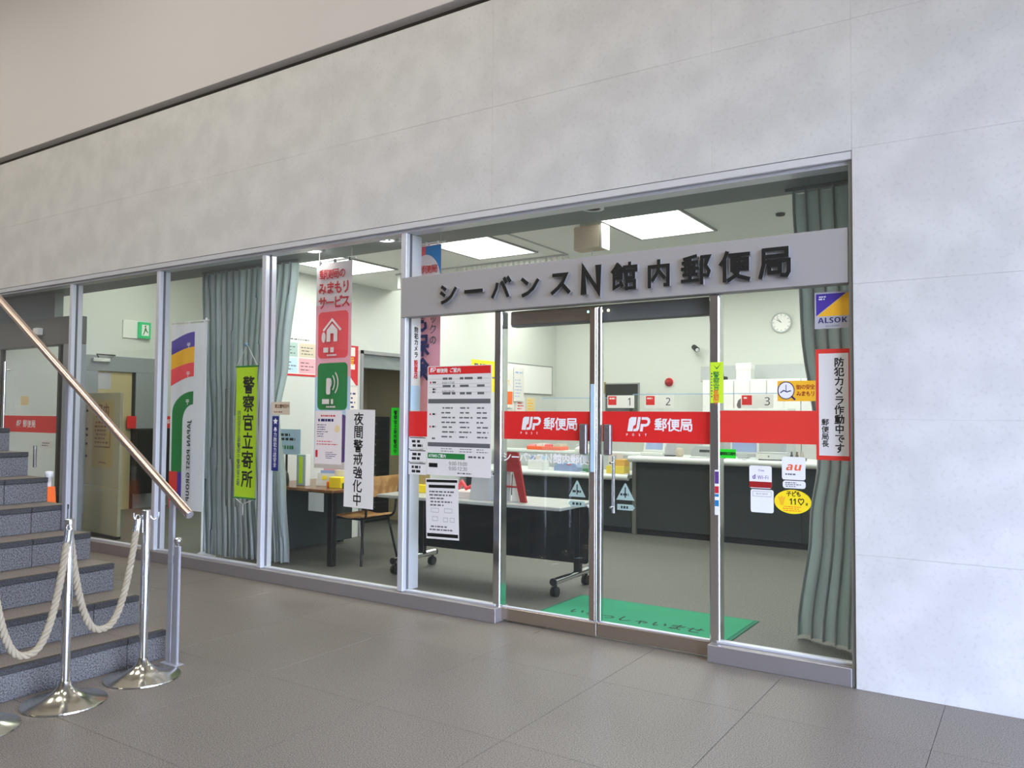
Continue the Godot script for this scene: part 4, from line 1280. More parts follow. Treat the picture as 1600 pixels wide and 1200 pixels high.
	small_print(st, -0.12, 0.12, 0.23, 0.35, 5, 31)
	small_print(st, -0.12, 0.12, 0.055, 0.10, 2, 32)
	for q in [[-0.10, -0.03, 0.19], [0.02, 0.09, 0.19], [-0.09, -0.04, 0.13], [0.01, 0.05, 0.125], [0.07, 0.11, 0.125]]:
		rect(st, q[0], q[1], q[2], q[2] + 0.002, 0.0013)
		rect(st, q[0], q[1], q[2] + 0.028, q[2] + 0.030, 0.0013)
		rect(st, q[0], q[0] + 0.002, q[2], q[2] + 0.030, 0.0013)
		rect(st, q[1] - 0.002, q[1], q[2], q[2] + 0.030, 0.0013)
	part(s, "small_print", st, "grey_print")
	# three white stickers left of the board
	for i in 3:
		var y0 := 1.145 - i * 0.094
		s = sheet("label_sticker", ["white label with black print directly under the short red band", "middle white label in the column under the short red band", "lowest white label in the column under the short red band"][i], "sticker", -3.893, -3.724, y0, y0 + 0.086, FACE, "paper", 0.0, "small labels left of the hours board")
		st = S()
		rect(st, -0.075, 0.075, 0.078, 0.084, 0.0013)
		small_print(st, -0.055, 0.055, 0.008, 0.07, 2, 60 + i, 0.0013, 0.6)
		part(s, "lettering", st, "black")
	# camera warning and a pale sheet on the inner side of the mullion
	st = S()
	box(st, Vector3(-0.05, 0, 0), Vector3(0.05, 0.45, 0.001))
	s = solo("camera_sticker", st, "paper", "narrow white sticker with black and red characters on the mullion side left of the board", "sticker", Vector3(-3.9018, 1.615, -0.153), PI / 2)
	st = S()
	write(st, "防犯カメラ", Vector3(-0.022, 0.44, 0.0013), Vector3.RIGHT, Vector3.DOWN, 0.044, 0.047, 3.6, true)
	part(s, "lettering", st, "dark_metal")
	st = S()
	write(st, "設置店", Vector3(-0.022, 0.19, 0.0013), Vector3.RIGHT, Vector3.DOWN, 0.044, 0.047, 3.6, true)
	part(s, "red_lettering", st, "ink_red")
	st = S()
	box(st, Vector3(-0.055, 0, 0), Vector3(0.055, 0.18, 0.001))
	solo("pale_sticker", st, "pale_blue", "plain pale blue sheet on the mullion side under the camera sticker", "sticker", Vector3(-3.9018, 1.43, -0.151), PI / 2)
	# right of the doors
	s = sheet("security_sticker", "security company sticker with purple and yellow triangles by the stone wall", "sticker", -1.010, -0.826, 1.879, 2.078, FACE, "pale_print")
	st = S()
	flat(st, PackedVector2Array([Vector2(-0.084, 0.070), Vector2(0.07, 0.19), Vector2(-0.084, 0.19)]), 0.0013)
	part(s, "purple_triangle", st, "indigo")
	st = S()
	flat(st, PackedVector2Array([Vector2(-0.080, 0.068), Vector2(0.084, 0.068), Vector2(0.084, 0.19), Vector2(0.074, 0.19)]), 0.0013)
	part(s, "yellow_triangle", st, "amber")
	st = S()
	latin(st, "ALSOK", Vector3(0, 0.045, 0.0016), Vector3.RIGHT, Vector3.UP, 0.030, true, 0.150)
	latin(st, "GUARD", Vector3(0, 0.014, 0.0016), Vector3.RIGHT, Vector3.UP, 0.008, false, 0.07)
	part(s, "lettering", st, "navy")
	st = S()
	small_print(st, -0.072, -0.018, 0.155, 0.18, 2, 41, 0.0016, 0.6)
	part(s, "slogan", st, "white")
	s = sheet("camera_notice", "tall white notice in a red frame beside the stone wall", "notice", -1.006, -0.824, 1.168, 1.768, FACE, "sign_red")
	st = S()
	rect(st, -0.076, 0.076, 0.024, 0.576, 0.0013)
	var pl := part(s, "panel", st, "paper")
	st = S()
	write(st, "防犯カメラ作動中です", Vector3(0.004, 0.552, 0.0016), Vector3.RIGHT, Vector3.DOWN, 0.050, 0.0512, 2.6, true)
	write(st, "郵便局長", Vector3(-0.062, 0.222, 0.0016), Vector3.RIGHT, Vector3.DOWN, 0.036, 0.0385, 2.4, true)
	part(pl, "lettering", st, "black")
	s = sheet("lime_strip", "lime vertical strip with characters on the right door jamb", "sticker", -1.594, -1.518, 1.476, 1.715, -0.0655, "neon_yellow")
	st = S()
	write(st, "警察官", Vector3(-0.022, 0.185, 0.0013), Vector3.RIGHT, Vector3.DOWN, 0.038, 0.036, 1.9, true)
	flat(st, PackedVector2Array([Vector2(-0.02, 0.225), Vector2(0.0, 0.205), Vector2(0.025, 0.23), Vector2(0.0, 0.195)]), 0.0013)
	part(s, "lettering", st, "green")
	st = S()
	write(st, "見廻中", Vector3(-0.022, 0.078, 0.0013), Vector3.RIGHT, Vector3.DOWN, 0.034, 0.026, 2.2, true)
	part(s, "orange_lettering", st, "ink_orange")
	st = S()
	small_print(st, -0.034, -0.026, 0.03, 0.18, 9, 44)
	part(s, "small_print", st, "navy")
	s = sheet("green_label", "small bright green label just right of the door jamb above the counter edge", "sticker", -1.550, -1.448, 1.159, 1.211, FACE, "neon_green")
	st = S()
	write(st, "警察官立寄所", Vector3(-0.045, 0.036, 0.0013), Vector3.RIGHT, Vector3.DOWN, 0.020, 0.0155, 2.6)
	part(s, "lettering", st, "black")
	s = sheet("town_safety_sticker", "yellow sticker with a magnifying glass picture left of the red framed notice", "sticker", -1.212, -1.008, 1.486, 1.599, FACE, "amber")
	st = S()
	flat(st, ellipse(-0.055, 0.06, 0.043, 0.046), 0.0013)
	var lens := part(s, "lens", st, "white")
	st = S()
	var ring := PackedVector2Array()
	for k in 33:
		ring.append(Vector2(-0.055 + cos(TAU * k / 32) * 0.044, 0.06 + sin(TAU * k / 32) * 0.047))
	ink_line(st, ring, 0.005, 0.0016)
	ink_line(st, PackedVector2Array([Vector2(-0.024, 0.026), Vector2(-0.008, 0.010)]), 0.010, 0.0016)
	ink_line(st, PackedVector2Array([Vector2(-0.085, 0.048), Vector2(-0.068, 0.06), Vector2(-0.05, 0.052), Vector2(-0.03, 0.058)]), 0.006, 0.0016)
	ink_line(st, PackedVector2Array([Vector2(-0.055, 0.055), Vector2(-0.055, 0.09)]), 0.004, 0.0016)
	part(lens, "picture", st, "ink_navy")
	st = S()
	write(st, "街の安全", Vector3(0.0, 0.092, 0.0013), Vector3.RIGHT, Vector3.DOWN, 0.027, 0.0245, 2.4)
	write(st, "みまもり", Vector3(0.0, 0.056, 0.0013), Vector3.RIGHT, Vector3.DOWN, 0.028, 0.0245, 2.6)
	part(s, "lettering", st, "dark_red")
	# wireless stickers
	s = sheet("wireless_sticker", "white wireless sticker with a red foot, upper left of the four below the band", "sticker", -1.371, -1.246, 0.996, 1.123, FACE, "white", 0.012)
	st = S()
	flat(st, PackedVector2Array([Vector2(-0.0625, 0.004), Vector2(0.0625, 0.004), Vector2(0.0625, 0.038), Vector2(-0.0625, 0.038)]), 0.0013)
	part(s, "red_foot", st, "dark_red")
	st = S()
	latin(st, "d", Vector3(-0.036, 0.065, 0.0014), Vector3.RIGHT, Vector3.UP, 0.026, true)
	latin(st, "Wi-Fi", Vector3(0.014, 0.063, 0.0014), Vector3.RIGHT, Vector3.UP, 0.020, false, 0.06)
	latin(st, "Free", Vector3(0.005, 0.101, 0.0014), Vector3.RIGHT, Vector3.UP, 0.012, false)
	part(s, "lettering", st, "violet")
	s = sheet("wireless_sticker", "square white sticker with a thin printed frame, lower left of the four", "sticker", -1.364, -1.236, 0.861, 0.990, FACE, "white", 0.012)
	st = S()
	for q in [[-0.052, 0.052, 0.118, 0.1195], [-0.052, 0.052, 0.090, 0.0915], [-0.052, -0.0505, 0.09, 0.119], [0.0505, 0.052, 0.09, 0.119]]:
		rect(st, q[0], q[1], q[2], q[3], 0.0013)
	latin(st, "Wi-Fi SPOT", Vector3(0, 0.105, 0.0013), Vector3.RIGHT, Vector3.UP, 0.010, false)
	part(s, "lettering", st, "grey_print")
	s = sheet("wireless_sticker", "white sticker with two large orange letters, upper right of the four", "sticker", -1.190, -1.064, 1.053, 1.179, FACE, "white", 0.012)
	st = S()
	T = Transform3D(Basis(Vector3(1, 0, 0), Vector3(0.22, 1, 0), Vector3(0, 0, 1)), Vector3(-0.012, 0, 0))
	latin(st, "au", Vector3(-0.002, 0.068, 0.0013), Vector3.RIGHT, Vector3.UP, 0.034, true, 0.078)
	part(s, "lettering", st, "ink_orange")
	st = S()
	small_print(st, -0.05, 0.05, 0.024, 0.036, 1, 51, 0.0013, 0.7)
	part(s, "small_print", st, "grey_print")
	s = sheet("wireless_sticker", "long low white sticker directly under the orange lettered sticker", "sticker", -1.186, -1.063, 1.006, 1.048, FACE, "white", 0.015)
	st = S()
	small_print(st, -0.052, 0.052, 0.006, 0.036, 3, 52, 0.0013, 0.5)
	part(s, "small_print", st, "grey_print")
	# children's emergency sticker
	st = S()
	prism(st, ellipse(0, 0.066, 0.099, 0.066, 48), 0.0, 0.001)
	s = solo("oval_sticker", st, "yellow", "yellow oval sticker with a black number and childlike characters", "sticker", Vector3(-1.133, 0.866, FACE))
	st = S()
	write(st, "子ども", Vector3(-0.035, 0.125, 0.0013), Vector3.RIGHT, Vector3.DOWN, 0.029, 0.026, 2.8)
	latin(st, "11", Vector3(0.0, 0.068, 0.0013), Vector3.RIGHT, Vector3.UP, 0.034, true, 0.034)
	ink_line(st, PackedVector2Array([Vector2(0.045, 0.052), Vector2(0.031, 0.070), Vector2(0.032, 0.082), Vector2(0.039, 0.085), Vector2(0.045, 0.079), Vector2(0.051, 0.085), Vector2(0.058, 0.082), Vector2(0.059, 0.070), Vector2(0.045, 0.052)]), 0.005, 0.0014)
	write(st, "番", Vector3(0.068, 0.064, 0.0013), Vector3.RIGHT, Vector3.DOWN, 0.014, 0.014, 2.0)
	part(s, "lettering", st, "black")
	st = S()
	flat(st, PackedVector2Array([Vector2(-0.066, 0.045), Vector2(-0.050, 0.045), Vector2(-0.044, 0.075), Vector2(-0.035, 0.096), Vector2(-0.048, 0.088), Vector2(-0.058, 0.098), Vector2(-0.068, 0.088), Vector2(-0.080, 0.092), Vector2(-0.072, 0.07)]), 0.0013)
	part(s, "figure_mark", st, "amber")
	st = S()
	small_print(st, -0.055, 0.06, 0.012, 0.044, 3, 55, 0.0013, 0.4)
	part(s, "small_print", st, "orange")
	# strip of little stickers on the right jamb
	st = S()
	box(st, Vector3(-0.013, 0, 0), Vector3(0.013, 0.26, 0.001))
	s = solo("jamb_sticker", st, "white", "narrow strip of white, blue and red stickers low on the right door jamb", "sticker", Vector3(-1.557, 0.83, -0.0655))
	for q in [["blue_print", "blue", 0.05, 0.085], ["blue_print", "blue", 0.105, 0.12], ["red_print", "ink_red", 0.125, 0.165], ["violet_print", "violet", 0.18, 0.25]]:
		st = S()
		rect(st, -0.012, 0.012, q[2], q[3], 0.0013)
		part(s, q[0], st, q[1])
	# door warnings
	for i in 2:
		var x: float = [-2.49, -2.15][i]
		var z := -0.0946
		st = S()
		prism(st, PackedVector2Array([Vector2(-0.062, 0), Vector2(0.062, 0), Vector2(0.004, 0.104), Vector2(-0.004, 0.104)]), 0.0, 0.001)
		s = solo("warning_triangle", st, "sticker_teal", ["pale triangular warning sticker on the left glass door", "pale triangular warning sticker on the right glass door"][i], "sticker", Vector3(x, 0.874, z), 0.0, "triangles on the doors")
		st = S()
		ink_line(st, PackedVector2Array([Vector2(0, 0.035), Vector2(0, 0.078)]), 0.008, 0.0014)
		ink_line(st, PackedVector2Array([Vector2(0, 0.018), Vector2(0, 0.024)]), 0.008, 0.0014)
		small_print(st, -0.035, 0.035, 0.026, 0.044, 1, 70 + i, 0.0013, 0.8)
		part(s, "mark", st, "counter_front")
		st = S()
		var sg: float = [1.0, -1.0][i]
		prism(st, PackedVector2Array([Vector2(0.055 * sg, 0), Vector2(0.055 * sg, 0.036), Vector2(-0.050 * sg, 0.036), Vector2(-0.064 * sg, 0.018), Vector2(-0.050 * sg, 0)]), 0.0, 0.001)
		s = solo("arrow_sticker", st, "sticker_teal", ["small arrow shaped sticker under the triangle on the left glass door", "small arrow shaped sticker under the triangle on the right glass door"][i], "sticker", Vector3(x, 0.812, z), 0.0, "arrows on the doors")
		st = S()
		small_print(st, -0.035, 0.035, 0.008, 0.028, 1, 74 + i, 0.0013, 0.8)
		part(s, "lettering", st, "counter_front")
	# left panes
	s = sheet("blue_strip", "narrow dark blue vertical sticker with a white star beside the mullion", "sticker", -5.398, -5.315, 0.915, 1.373, FACE, "navy")
	st = S()
	var star := PackedVector2Array()
	for k in 10:
		var rr := 0.030 if k % 2 == 0 else 0.015
		star.append(Vector2(sin(TAU * k / 10) * rr, 0.415 + cos(TAU * k / 10) * rr))
	flat(st, star, 0.0013)
	write(st, "暴力防犯カ店安全", Vector3(-0.020, 0.365, 0.0013), Vector3.RIGHT, Vector3.DOWN, 0.040, 0.042, 2.0, true)
	part(s, "lettering", st, "white")
	s = sheet("beige_plate", "small beige plate with dark characters above the blue strip", "sticker", -5.412, -5.184, 1.385, 1.493, FACE, "beige")
	st = S()
	write(st, "営案立番所店内", Vector3(-0.10, 0.088, 0.0013), Vector3.RIGHT, Vector3.DOWN, 0.032, 0.029, 2.6)
	small_print(st, -0.09, 0.09, 0.012, 0.035, 1, 80, 0.0013, 0.4)
	part(s, "lettering", st, "wood_dark")
	s = sheet("window_notice", "white notice sheet with red heading on the glass left of the night watch banner", "notice", -4.884, -4.583, 0.997, 1.420, FACE, "warm_paper")
	st = S()
	small_print(st, -0.09, 0.09, 0.375, 0.392, 1, 81, 0.0013, 0.7)
	small_print(st, -0.13, 0.12, 0.145, 0.19, 2, 82, 0.0013, 0.3)
	flat(st, rrect(-0.14, -0.115, 0.05, 0.11, 0.01), 0.0013)
	part(s, "red_print", st, "ink_red")
	st = S()
	small_print(st, -0.12, 0.10, 0.335, 0.362, 1, 83, 0.0013, 0.8)
	small_print(st, -0.13, 0.0, 0.21, 0.32, 6, 84, 0.0013, 0.35)
	small_print(st, -0.03, 0.11, 0.04, 0.10, 4, 85, 0.0013, 0.35)
	part(s, "print", st, "ink_navy")
	st = S()
	flat(st, ellipse(0.10, 0.28, 0.03, 0.03, 20), 0.0013)
	part(s, "picture", st, "brick_yellow")
	s = sheet("night_watch_banner", "long white banner with seven black characters on the glass before the chair", "banner", -4.552, -4.241, 0.672, 1.431, FACE, "paper")
	s.rotation.z = -0.012
	st = S()
	write(st, "夜間警戒強化中", Vector3(-0.062, 0.735, 0.0013), Vector3.RIGHT, Vector3.DOWN, 0.098, 0.1035, 2.2, true)
	part(s, "lettering", st, "black")
	s = sheet("green_strip", "bright green vertical strip with dark characters left of the mullion by the board", "sticker", -4.068, -3.985, 1.091, 1.446, FACE, "neon_green")
	st = S()
	write(st, "警察官立寄所警戒中", Vector3(-0.016, 0.335, 0.0013), Vector3.RIGHT, Vector3.DOWN, 0.034, 0.036, 2.6, true)
	part(s, "lettering", st, "dark_metal")

func ink_line(st: SurfaceTool, line: PackedVector2Array, w: float, z: float):
	var lr := ribbon(line, w)
	for j in line.size() - 1:
		poly(st, [Vector3(lr[0][j].x, lr[0][j].y, z), Vector3(lr[0][j + 1].x, lr[0][j + 1].y, z), Vector3(lr[1][j + 1].x, lr[1][j + 1].y, z), Vector3(lr[1][j].x, lr[1][j].y, z)], Vector3.BACK)

# ---------------------------------------------------------------- hanging banners
func cloth(st: SurfaceTool, w: float, h: float, wave := 0.012, n := 10, ph := 0.0):
	# a hanging cloth panel with soft waves; x from -w/2 to w/2, y from 0 to h
	st.set_smooth_group(2)
	for side in [0.0, 0.002]:
		for i in n:
			for j in 8:
				var q := []
				for e in [[i, j], [i + 1, j], [i + 1, j + 1], [i, j + 1]]:
					var x: float = -w / 2 + w * e[0] / n
					var y: float = h * e[1] / 8.0
					q.append(Vector3(x, y, waved(x, y, w, h, wave, ph) - side))
				poly(st, q, Vector3.BACK if side == 0.0 else Vector3.FORWARD)
	st.set_smooth_group(-1)

func waved(x: float, y: float, w: float, h: float, wave: float, ph: float) -> float:
	return wave * sin(x / w * 5.0 + ph) * (1.0 - 0.6 * y / h)

func nobori(called: String, label: String, at: Vector3, w: float, h: float, y0: float, m: String, pole_x: float) -> Array:
	# a tall banner on a pole with a cross bar; returns [root, cloth]
	var o := thing(called, label, "banner", at)
	var st := S()
	if pole_x != 0.0:
		tube(st, [Vector3(pole_x, 0.02, -0.02), Vector3(pole_x, y0 + h + 0.05, -0.02)], 0.0105, 12)
		part(o, "pole", st, "device_white")
		st = S()
		lathe(st, [Vector2(0.0, 0.0), Vector2(0.13, 0.0), Vector2(0.13, 0.03), Vector2(0.05, 0.06), Vector2(0.018, 0.08), Vector2(0.0, 0.08)], 24, -1)
		var b := part(o, "foot", st, "device_grey")
		b.position = Vector3(pole_x, 0, -0.02)
	else:
		for s in [-1, 1]:
			tube(st, [Vector3(s * w * 0.45, y0 + h + 0.02, -0.012), Vector3(s * w * 0.45, 2.80, -0.012)], 0.002, 6)
		part(o, "cord", st, "device_white")
	st = S()
	tube(st, [Vector3(-w / 2 - 0.02, y0 + h + 0.02, -0.012), Vector3(w / 2 + 0.03, y0 + h + 0.02, -0.012)], 0.007, 10)
	part(o, "cross_bar", st, "device_white")
	st = S()
	cloth(st, w, h)
	var c := part(o, "cloth", st, m)
	c.position = Vector3(0, y0, 0)
	for i in 3:
		st = S()
		var x := -w / 2 + 0.04 + i * (w / 2 - 0.04)
		box(st, Vector3(x - 0.008, y0 + h - 0.01, -0.021), Vector3(x + 0.008, y0 + h + 0.03, -0.0), 0.002)
		part(o, "loop", st, "grey_print" if m == "warm_paper" else "device_white")
	return [o, c]

func on_cloth(st: SurfaceTool, pts: PackedVector2Array, w: float, h: float, lift: float):
	# an outline cut into upright strips that follow the cloth's waves
	var lo := pts[0].x
	var hi := pts[0].x
	for p in pts:
		lo = minf(lo, p.x)
		hi = maxf(hi, p.x)
	var n := 6
	for i in n:
		var a := lo + (hi - lo) * i / n
		var b := lo + (hi - lo) * (i + 1) / n
		var band := PackedVector2Array([Vector2(a, -9), Vector2(b, -9), Vector2(b, 9), Vector2(a, 9)])
		for piece in Geometry2D.intersect_polygons(pts, band):
			var idx := Geometry2D.triangulate_polygon(piece)
			for k in range(0, idx.size(), 3):
				var t := []
				for q in 3:
					var p: Vector2 = piece[idx[k + q]]
					t.append(Vector3(p.x, p.y, waved(p.x, p.y, w, h, 0.012, 0.0) + lift))
				poly(st, t, Vector3.BACK)

func arc_band(r_in_x: float, r_in_y: float, r_out_x: float, r_out_y: float, cx: float, cy: float, a0: float, a1: float) -> PackedVector2Array:
	var o := PackedVector2Array()
	for k in 13:
		var a := lerpf(a0, a1, k / 12.0)
		o.append(Vector2(cx + cos(a) * r_out_x, cy + sin(a) * r_out_y))
	for k in 13:
		var a := lerpf(a1, a0, k / 12.0)
		o.append(Vector2(cx + cos(a) * r_in_x, cy + sin(a) * r_in_y))
	return o

func banners():
	var st: SurfaceTool
	# rainbow flag seen from behind
	var w := 0.54
	var h := 1.80
	var y0 := 0.46
	var rb := nobori("rainbow_flag", "tall white flag with rainbow arcs and mirrored lettering behind the left pane", Vector3(-6.90, 0, -0.30), w, h, y0, "cloth_white", w / 2 - 0.02)
	var c: Node3D = rb[1]
	var x0 := -w / 2
	var xr := x0 + 0.70 * w
	# arcs spring from the left edge and bend over to the right
	var bands := [["blue_band", "indigo", 0.955, 0.875, 0.91, 0.835], ["orange_band", "amber", 0.875, 0.79, 0.835, 0.755], ["red_band_print", "rose", 0.79, 0.715, 0.755, 0.665]]
	for b in bands:
		var o := PackedVector2Array()
		for k in 13:
			var u := k / 12.0
			o.append(Vector2(lerpf(x0, xr, u), h * lerpf(b[4], b[2], sin(u * PI / 2))))
		for k in 13:
			var u := 1.0 - k / 12.0
			o.append(Vector2(lerpf(x0, xr, u), h * lerpf(b[5], b[3], sin(u * PI / 2))))
		st = S()
		on_cloth(st, o, w, h, 0.0015)
		part(c, b[0], st, b[1])
	var gp := PackedVector2Array()
	for k in 13:
		var a := PI - PI / 2 * k / 12.0
		gp.append(Vector2(xr + cos(a) * (xr - x0 - 0.03), h * 0.52 + sin(a) * h * 0.115))
	for k in 13:
		var a := PI / 2 + PI / 2 * k / 12.0
		gp.append(Vector2(xr + cos(a) * (xr - x0 - 0.20), h * 0.47 + sin(a) * h * 0.095))
	gp.append(Vector2(xr - (xr - x0 - 0.20), h * 0.20))
	gp.append(Vector2(x0 + 0.03, h * 0.20))
	st = S()
	on_cloth(st, gp, w, h, 0.0015)
	part(c, "green_band", st, "green")
	st = S()
	on_cloth(st, PackedVector2Array([Vector2(x0, 0.0), Vector2(x0 + 0.13, 0.0), Vector2(x0 + 0.13, h * 0.2), Vector2(x0, h * 0.2)]), w, h, 0.0015)
	part(c, "orange_foot", st, "sign_red")
	st = S()
	on_cloth(st, PackedVector2Array([Vector2(x0 + 0.13, 0.0), Vector2(x0 + 0.20, 0.0), Vector2(x0 + 0.20, h * 0.2), Vector2(x0 + 0.13, h * 0.2)]), w, h, 0.0015)
	part(c, "violet_foot", st, "indigo")
	st = S()
	latin(st, "JAPAN POST GROUP", Vector3(0.065, h * 0.265, 0.014), Vector3.DOWN, Vector3.LEFT, 0.068, true, 0.78)
	part(c, "lettering", st, "dark_metal")
	st = S()
	write(st, "〒", Vector3(xr - 0.11, h * 0.90, 0.014), Vector3.RIGHT, Vector3.DOWN, 0.06, 0.06, 2.6)
	write(st, "〒", Vector3(xr - 0.11, h * 0.745, 0.014), Vector3.RIGHT, Vector3.DOWN, 0.06, 0.06, 2.6)
	write(st, "〒", Vector3(xr - 0.11, h * 0.595, 0.014), Vector3.RIGHT, Vector3.DOWN, 0.06, 0.06, 2.6)
	part(c, "mark", st, "white")
	# lime banner on strings
	var o := thing("lime_banner", "lime green hanging banner with black characters in front of the curtain", "banner", Vector3(-5.77, 0.66, -0.10))
	st = S()
	box(st, Vector3(-0.137, 0.0, -0.001), Vector3(0.137, 1.145, 0.001))
	var lb := part(o, "cloth", st, "lime")
	st = S()
	write(st, "警察官立寄所", Vector3(-0.045, 1.06, 0.002), Vector3.RIGHT, Vector3.DOWN, 0.150, 0.163, 2.3, true)
	part(lb, "lettering", st, "dark_metal")
	st = S()
	write(st, "防犯安全立寄警戒中警察官立寄", Vector3(-0.110, 0.76, 0.002), Vector3.RIGHT, Vector3.DOWN, 0.046, 0.047, 2.0, true)
	part(lb, "small_lettering", st, "grey_print")
	st = S()
	for y in [1.145, 0.0]:
		tube(st, [Vector3(-0.145, y, 0), Vector3(0.145, y, 0)], 0.007, 10)
	part(o, "bar", st, "green")
	st = S()
	tube(st, [Vector3(-0.14, 1.145, 0), Vector3(0.0, 1.335, 0), Vector3(0.14, 1.145, 0)], 0.0035, 6)
	tube(st, [Vector3(-0.14, 0.0, 0), Vector3(-0.02, -0.055, 0.0), Vector3(0.14, 0.0, 0)], 0.0035, 6)
	tube(st, [Vector3(-0.02, -0.055, 0), Vector3(-0.02, -0.15, 0)], 0.004, 6)
	part(o, "string", st, "device_white")
	st = S()
	T = Transform3D(Basis(Vector3.RIGHT, PI / 2), Vector3(0, 1.335, -0.004))
	lathe(st, [Vector2(0.0, 0.0), Vector2(0.008, 0.002), Vector2(0.018, 0.018), Vector2(0.0, 0.019)], 16)
	part(o, "suction_cup", st, "acrylic_edge")
	# service banner
	w = 0.43
	h = 1.76
	y0 = 0.93
	rb = nobori("service_banner", "tall white banner with red heading and red, green and purple squares", Vector3(-5.01, 0, -0.38), w, h, y0, "warm_paper", 0.0)
	c = rb[1]
	st = S()
	write(st, "郵便局の", Vector3(-0.165, h - 0.055, 0.012), Vector3.RIGHT, Vector3.DOWN, 0.085, 0.077, 2.4)
	write(st, "みまもり", Vector3(-0.175, h - 0.165, 0.013), Vector3.RIGHT, Vector3.DOWN, 0.105, 0.092, 2.8)
	write(st, "サービス", Vector3(-0.175, h - 0.29, 0.013), Vector3.RIGHT, Vector3.DOWN, 0.105, 0.092, 2.8)
	part(c, "lettering", st, "ink_red")
	st = S()
	on_cloth(st, PackedVector2Array([Vector2(-w / 2, h - 0.98), Vector2(w / 2, h - 0.98), Vector2(w / 2, h - 0.36), Vector2(-w / 2, h - 0.36)]), w, h, 0.0012)
	part(c, "pink_field", st, "pink")
	st = S()
	on_cloth(st, PackedVector2Array([Vector2(-w / 2, h - 1.70), Vector2(w / 2, h - 1.70), Vector2(w / 2, h - 0.98), Vector2(-w / 2, h - 0.98)]), w, h, 0.0012)
	part(c, "blue_field", st, "pale_blue")
	var cols := [["red_square", "rose"], ["green_square", "green"], ["purple_square", "violet"]]
	for i in 3:
		var yt := h - 0.42 - i * 0.44
		st = S()
		on_cloth(st, rrect(-0.185, 0.185, yt - 0.40, yt, 0.04), w, h, 0.0022)
		var sq := part(c, cols[i][0], st, cols[i][1])
		st = S()
		T = Transform3D(Basis(), Vector3(0, yt - 0.20, 0.015))
		if i == 1:
			for k in 3:
				var ar := PackedVector2Array()
				for q in 9:
					var an := -0.7 + 1.4 * q / 8.0
					ar.append(Vector2(-0.05 + cos(an) * (0.05 + 0.04 * k), 0.03 + sin(an) * (0.05 + 0.04 * k)))
				ink_line(st, ar, 0.012, 0.0)
			flat(st, rrect(-0.06, -0.01, -0.07, 0.07, 0.015), -0.001)
		else:
			ink_line(st, PackedVector2Array([Vector2(-0.10, 0.04), Vector2(0.0, 0.13), Vector2(0.10, 0.04)]), 0.02, 0.0)
			flat(st, PackedVector2Array([Vector2(-0.065, -0.06), Vector2(-0.02, -0.06), Vector2(-0.02, 0.01), Vector2(0.02, 0.01), Vector2(0.02, -0.06), Vector2(0.065, -0.06), Vector2(0.065, 0.04), Vector2(0, 0.095), Vector2(-0.065, 0.04)]), -0.0005)
			flat(st, ellipse(-0.10, -0.02, 0.025, 0.045, 16), 0.0)
		small_print(st, -0.11, 0.12, -0.16, -0.10, 1, 91 + i, 0.0, 0.7)
		small_print(st, -0.06, 0.10, -0.185, -0.165, 1, 95 + i, 0.0, 0.7)
		part(sq, "picture", st, "warm_paper")
	# insurance banner behind the sign
	w = 0.31
	h = 1.42
	y0 = 1.28
	rb = nobori("insurance_banner", "pink banner with blue characters partly hidden by the grey sign band", Vector3(-3.94, 0, -0.30), w, h, y0, "pink", 0.0)
	c = rb[1]
	st = S()
	on_cloth(st, PackedVector2Array([Vector2(-w / 2, h - 0.24), Vector2(0.0, h - 0.24), Vector2(0.0, h - 0.005), Vector2(-w / 2, h - 0.005)]), w, h, 0.0012)
	part(c, "red_corner", st, "rose")
	st = S()
	on_cloth(st, PackedVector2Array([Vector2(0.0, h - 0.24), Vector2(w / 2, h - 0.24), Vector2(w / 2, h - 0.005), Vector2(0.0, h - 0.005)]), w, h, 0.0012)
	part(c, "blue_corner", st, "blue")
	st = S()
	var disc := Geometry2D.intersect_polygons(ellipse(0, h - 0.26, 0.15, 0.19, 40), PackedVector2Array([Vector2(-1, h - 0.26), Vector2(1, h - 0.26), Vector2(1, 9), Vector2(-1, 9)]))
	on_cloth(st, disc[0], w, h, 0.0022)
	var dsc := part(c, "white_disc", st, "warm_paper")
	st = S()
	latin(st, "JP", Vector3(-0.105, h - 0.185, 0.015), Vector3.RIGHT, Vector3.UP, 0.045)
	write(st, "郵便局", Vector3(-0.055, h - 0.155, 0.015), Vector3.RIGHT, Vector3.DOWN, 0.062, 0.062, 2.4)
	part(dsc, "lettering", st, "ink_red")
	st = S()
	write(st, "も保険", Vector3(-0.12, h - 0.50, 0.015), Vector3.RIGHT, Vector3.DOWN, 0.17, 0.185, 2.9, true)
	part(c, "blue_lettering", st, "ink_navy")
	st = S()
	write(st, "フックの", Vector3(0.055, h - 0.45, 0.015), Vector3.RIGHT, Vector3.DOWN, 0.075, 0.082, 2.0, true)
	part(c, "grey_lettering", st, "grey_print")

# ---------------------------------------------------------------- curtains
func curtain(called: String, label: String, rows: Array, folds: int, amp: float):
	# rows: [y, left x, left z, right x, right z] from top to bottom
	var st := S(3)
	var n := folds * 10
	for j in rows.size() - 1:
		for i in n:
			var q := []
			for e in [[i, j], [i + 1, j], [i + 1, j + 1], [i, j + 1]]:
				q.append(pleat(rows[e[1]], float(e[0]) / n, folds, amp, e[1]))
			poly(st, q, Vector3.BACK)
	solo(called, st, "curtain_cloth", label, "curtain")

func pleat(r: Array, u: float, folds: int, amp: float, j: int) -> Vector3:
	var a := u * folds * TAU + sin(u * 9.0 + j * 0.15) * 0.6
	return Vector3(lerpf(r[1], r[3], u) + cos(a) * amp * 0.5, r[0], lerpf(r[2], r[4], u) + sin(a) * amp * (0.75 + 0.25 * sin(u * 23.0)))

